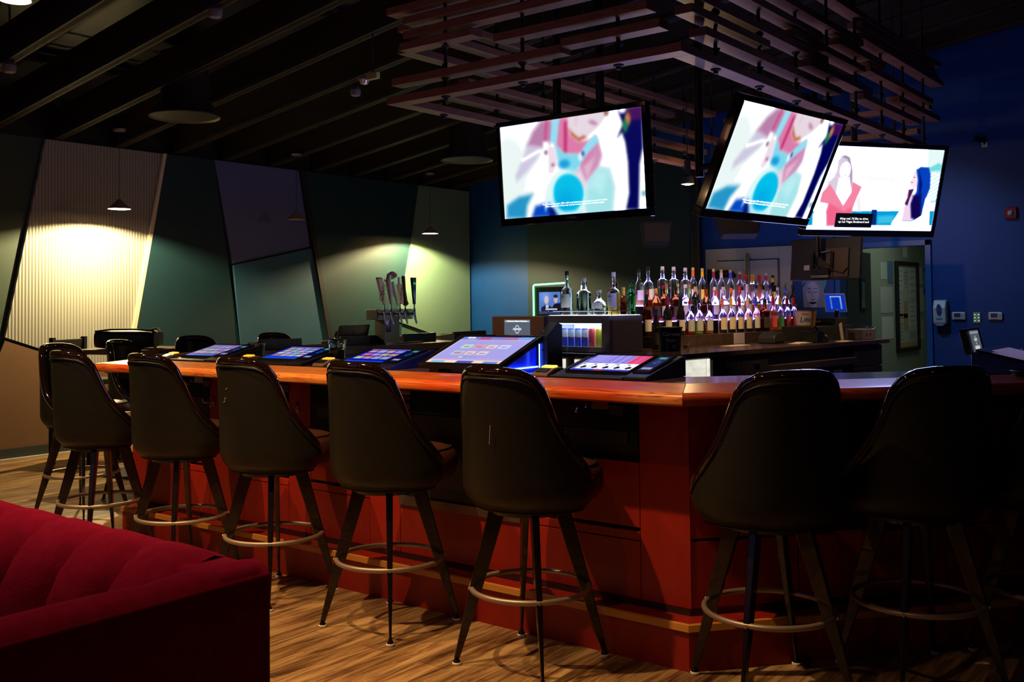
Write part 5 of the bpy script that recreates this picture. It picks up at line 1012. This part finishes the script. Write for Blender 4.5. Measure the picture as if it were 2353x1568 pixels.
# ---------------------------------------------------------------- high table, bag, black wooden chair
tb = thing('high_table', 'high table with a dark square top on a black post by the ribbed wall', 'table', (-7.62, 4.70, 0), math.radians(12))
MB().box(-.36, .36, -.36, .36, 1.0, 1.04).build('tabletop', noisy('table_wood', (.16, .10, .08), (.22, .14, .10), s=6, rough=.3), tb, bevel=.004); MB().box(-.04, .04, -.04, .04, .02, 1.0).build('post', BLKM, tb); MB().box(-.28, .28, -.28, .28, 0, .02).build('base_plate', BLKM, tb, bevel=.005)
bg = thing('backpack', 'black camera bag with a padded strap lying on the high table', 'bag', (-7.62, 4.60, 1.041), math.radians(35)); BGM = noisy('black_nylon', (.02, .022, .014), (.035, .038, .022), s=20, rough=.5)
rings = []
for x_, sy, sz in ((-.27, .10, .05), (-.255, .13, .068), (-.15, .145, .078), (.1, .145, .078), (.22, .13, .07), (.27, .10, .055)): rings.append([Vector((x_, sy * math.copysign(abs(math.cos(a)) ** .5, math.cos(a)), .078 + sz * math.copysign(abs(math.sin(a)) ** .5, math.sin(a)))) for a in [2 * PI * k / 24 for k in range(24)]])
MB().loft([[Vector((v.x * .93, v.y, v.z - .0)) for v in r_] for r_ in rings]).build('body', BGM, bg, smooth=True); MB().tube([(-.24, -.1, .145), (-.1, -.12, .16), (.1, -.12, .16), (.25, -.1, .145)], .008, 6).build('zip', BLK, bg, smooth=2)
st_ = MB().loft([[Vector((x_, y_ + a * .03, z_ + b * .006)) for a, b in ((1, 1), (-1, 1), (-1, -1), (1, -1))] for x_, y_, z_ in ((.20, -.02, .155), (.27, -.06, .165), (.31, -.10, .13), (.30, -.15, .06), (.29, -.19, -.01), (.285, -.20, -.10))]); st_.build('strap', mat('grey_strap', (.10, .11, .09), .6), bg, bevel=.003)
wc_ = thing('wooden_chair', 'tall black wooden chair partly hidden behind the stool by the tan wall', 'chair', (-8.55, 4.75, 0), -1.2); 
for x_, y_, z_ in ((-.2, -.2, 1.12), (.2, -.2, 1.12), (-.2, .2, .74), (.2, .2, .74)): MB().box(x_ - .02, x_ + .02, y_ - .02, y_ + .02, 0, z_).build('leg', BLKM, wc_)
MB().box(-.22, .22, -.22, .22, .70, .75).build('seat', BLKM, wc_, bevel=.01); MB().box(-.2, .2, -.215, -.195, .92, 1.10).build('backrest', BLKM, wc_, bevel=.005)
for a in ((-.2, .2, -.19, -.17, .30), (-.2, .2, .19, .21, .30), (-.21, -.19, -.2, .2, .38), (.19, .21, -.2, .2, .38)): MB().box(a[0], a[1], a[2], a[3], a[4], a[4] + .03).build('stretcher', BLKM, wc_)
# ---------------------------------------------------------------- things on the back wall
YW = YB - .001
sd_ = thing('soap_dispenser', 'white wall soap dispenser right of the doorway', 'dispenser', (-2.87, YW, 1.115))
MB().prism([(0, .01), (-.09, .0), (-.10, .02), (-.11, .17), (-.075, .25), (0, .255)], 'x', -.063, .063).build('housing', WHITE, sd_, bevel=.012)
MB().lathe([(0, 0), (.030, 0), (.033, .006), (0, .01)], M=Matrix.Translation((0, -.108, .15)) @ Matrix.Rotation(.12, 4, 'X') @ Matrix.Diagonal((.8, 1, 1.9, 1)) @ Matrix.Rotation(PI / 2, 4, 'X'), n=24).build('window', mat('smoked_window', (.05, .10, .2), .1), sd_, smooth=True)
MB().box(-.03, .03, -.108, -.10, .055, .07).build('teal_label', mat('teal_label', (.05, .4, .45), .5), sd_); MB().box(-.04, .04, -.10, -.05, -.015, .005).build('spout', mat('clear_blue_plastic', (.2, .35, .6), .2), sd_, bevel=.006)
def thermostat(x, z, label):
    o = thing('thermostat', label, 'thermostat', (x, YW, z), 0, 'white thermostats'); MB().box(-.066, .066, -.028, 0, -.04, .04).build('case', WHITE, o, bevel=.012)
    MB().box(-.042, .02, -.030, -.027, -.014, .028).build('display', mat('lcd_dark', (.03, .06, .08), .3), o)
    for k, (a, b) in enumerate(((.035, .012), (.048, .002), (.035, -.010), (-.03, -.029), (-.008, -.029), (.014, -.029))): MB().box(a - .005, a + .005, -.031, -.027, b - .003, b + .003).build('button', mat('button_grey', (.15, .14, .16), .5), o)
thermostat(-2.704, 1.202, 'white thermostat next to the soap dispenser'); thermostat(-2.357, 1.20, 'white thermostat farthest right on the blue wall')
kp = thing('light_keypad', 'white wall keypad with small green lights between the thermostats', 'switch', (-2.533, YW, 1.184)); MB().box(-.035, .035, -.012, 0, -.055, .055).build('plate', mat('dim_plate', (.35, .36, .38), .4), kp, bevel=.003)
for a in (-.018, .018):
    for b in (-.03, .0, .03): MB().box(a - .004, a + .004, -.014, -.011, b - .004, b + .004).build('indicator', mat('green_led', (0, 0, 0), .4, emit=(.25, 1, .1), es=2.5), kp)
MB().box(-.008, .008, -.0135, -.011, -.04, .04).build('button_strip', WHITE, kp)
fa = thing('fire_alarm', 'red fire alarm strobe high on the blue wall', 'alarm', (-2.19, YW, 2.225)); MB().box(-.055, .055, -.04, 0, -.06, .06).build('case', mat('alarm_red', (.30, .006, .01), .35), fa, bevel=.01)
MB().lathe([(0, 0), (.026, 0), (.026, .012), (.018, .022), (0, .022)], M=Matrix.Rotation(PI / 2, 4, 'X'), c=(0, -.04, 0), n=16).build('strobe_lens', mat('strobe', (.6, .6, .65), .15), fa, smooth=True); MB().tube([(-.02, -.064, .015), (.0, -.066, -.015), (.02, -.064, .015)], .003, 6).build('strobe_tube', CHROME, fa)
text('FIRE', .022, (.042, -.042, 0), (PI / 2, -PI / 2, 0), mat('dim_white', (.4, .3, .3), .5), fa)
sc_ = thing('security_camera', 'small black security camera on the blue wall near the slats', 'camera', (-2.42, YW, 2.97)); MB().box(-.03, .03, -.01, 0, -.06, -.01).build('mount_plate', OFFW, sc_, bevel=.003)
MB().tube([(0, 0, -.03), (0, -.05, .0)], .01, 8).build('arm', BLK, sc_); MB().tube([(.0, -.04, .01), (-.07, -.12, .02)], [.028, .03], 14).build('body', BLK, sc_, smooth=True); MB().tube([(-.071, -.121, .02), (-.074, -.124, .02)], .018, 12).build('lens', CHROME, sc_)
# portrait painted on the pilaster behind the register
def portrait():
    o = thing('painted_portrait', 'painted grey portrait of a woman with closed eyes and a green headwrap', 'mural', (-4.215, YB - .053, 1.30))
    def flat(name, pts, y, m):
        return MB().prism(pts, 'y', y - .002, y).build(name, m, o)
    def ell(cx, cz, rx, rz, a0=0, a1=2 * PI, n=24): return [(cx + rx * math.cos(a0 + (a1 - a0) * k / n), cz + rz * math.sin(a0 + (a1 - a0) * k / n)) for k in range(n)]
    SK, HA, WR, LN = mat('grey_skin', (.45, .46, .52), .6), mat('pale_hair', (.25, .28, .32), .6), mat('green_wrap', (.10, .30, .28), .6), mat('line_dark', (.03, .04, .05), .6)
    flat('hair', [(-.11, .0), (.13, .0), (.12, .22), (.06, .33), (-.04, .34), (-.12, .22)], 0, HA); flat('face', ell(-.005, .16, .075, .125), -.002, SK); flat('neck', [(-.04, 0), (.04, 0), (.04, .06), (-.04, .06)], -.002, SK)
    flat('headwrap', [(-.13, .25), (-.11, .33), (-.02, .39), (.10, .41), (.16, .36), (.155, .26), (.12, .18), (.09, .26), (.02, .31), (-.06, .30)], -.003, WR); flat('wrap_highlight', ell(.08, .37, .05, .02), -.005, mat('wrap_light', (.3, .5, .48), .6))
    for x in (-.04, .03):
        MB().tube([(x - .02, -.007, .175), (x, -.007, .165), (x + .02, -.007, .175)], .003, 6).build('closed_eye', LN, o); MB().tube([(x - .022, -.007, .205), (x, -.007, .215), (x + .022, -.007, .205)], .0025, 6).build('eyebrow', LN, o)
    MB().tube([(-.006, -.007, .18), (-.012, -.007, .125), (.002, -.007, .118)], .002, 6).build('nose', LN, o); flat('lips', ell(-.004, .085, .02, .009), -.004, mat('lip_grey', (.2, .15, .17), .6))
portrait()
# passage noticeboard and papers on the passage wall (plane x = -4.3)
nb = thing('notice_board', 'tall black-framed notice board covered in papers inside the passage', 'notice board', (-4.299, 14.06, 0))
fr = MB(); fr.box(0, .05, -.02, .03, .66, 1.91); fr.box(0, .05, .92, .97, .66, 1.91); fr.box(0, .05, 0, .95, 1.86, 1.91); fr.box(0, .05, 0, .95, .66, .71); fr.build('frame', BLKM, nb, bevel=.008)
PB = mat('board_paper', (.42, .48, .44), .7); MB().box(0, .015, .03, .92, .71, 1.86).build('backing', PB, nb)
rnd = random.Random(3)
PAPS = [mat('paper_%d' % k, c, .7) for k, c in enumerate(((.5, .56, .52), (.38, .44, .42), (.45, .30, .14), (.48, .52, .52), (.25, .10, .10), (.08, .16, .28)))]
k = 0
for a, b, c_, d, e in ((.06, .30, 1.5, 1.82, 0), (.33, .55, 1.55, 1.8, 1), (.6, .88, 1.4, 1.82, 3), (.08, .28, 1.15, 1.42, 3), (.30, .50, .95, 1.35, 2), (.06, .9, .72, .78, 2), (.05, .48, 1.12, 1.18, 2), (.55, .9, 1.0, 1.32, 0), (.52, .88, .80, .96, 1), (.1, .28, .82, 1.08, 1)):
    p_ = MB().box(.015, .018, a, b, c_, d).build('paper', PAPS[e], nb)
    if e in (0, 1, 3):
        for q in range(4):
            z_ = d - .04 - q * (d - c_ - .05) / 4; MB().box(.018, .0185, a + .02, b - .03 - .04 * (q % 2), z_ - .008, z_).build('print_line', mat('print_grey', (.12, .15, .16), .7), p_)
for i, (y0, y1, z0, z1, e) in enumerate(((13.45, 13.72, 1.65, 1.88, 1), (13.75, 13.98, 1.6, 1.9, 5), (13.42, 13.95, 1.2, 1.55, 1), (13.45, 13.95, .85, 1.15, 0), (15.1, 15.35, 1.6, 1.85, 3), (15.1, 15.4, 1.2, 1.55, 3), (15.1, 15.35, .8, 1.1, 1), (15.38, 15.55, 1.78, 1.84, 4), (15.38, 15.55, 1.45, 1.56, 5), (14.45, 14.65, 1.97, 2.13, 3))):
    p_ = MB().box(-4.2995, -4.296, y0, y1, z0, z1).build('wall_paper_sheet', PAPS[e]); tag(p_, 'printed sheet taped to the passage wall around the notice board', 'paper', 'sheets taped to the passage wall')
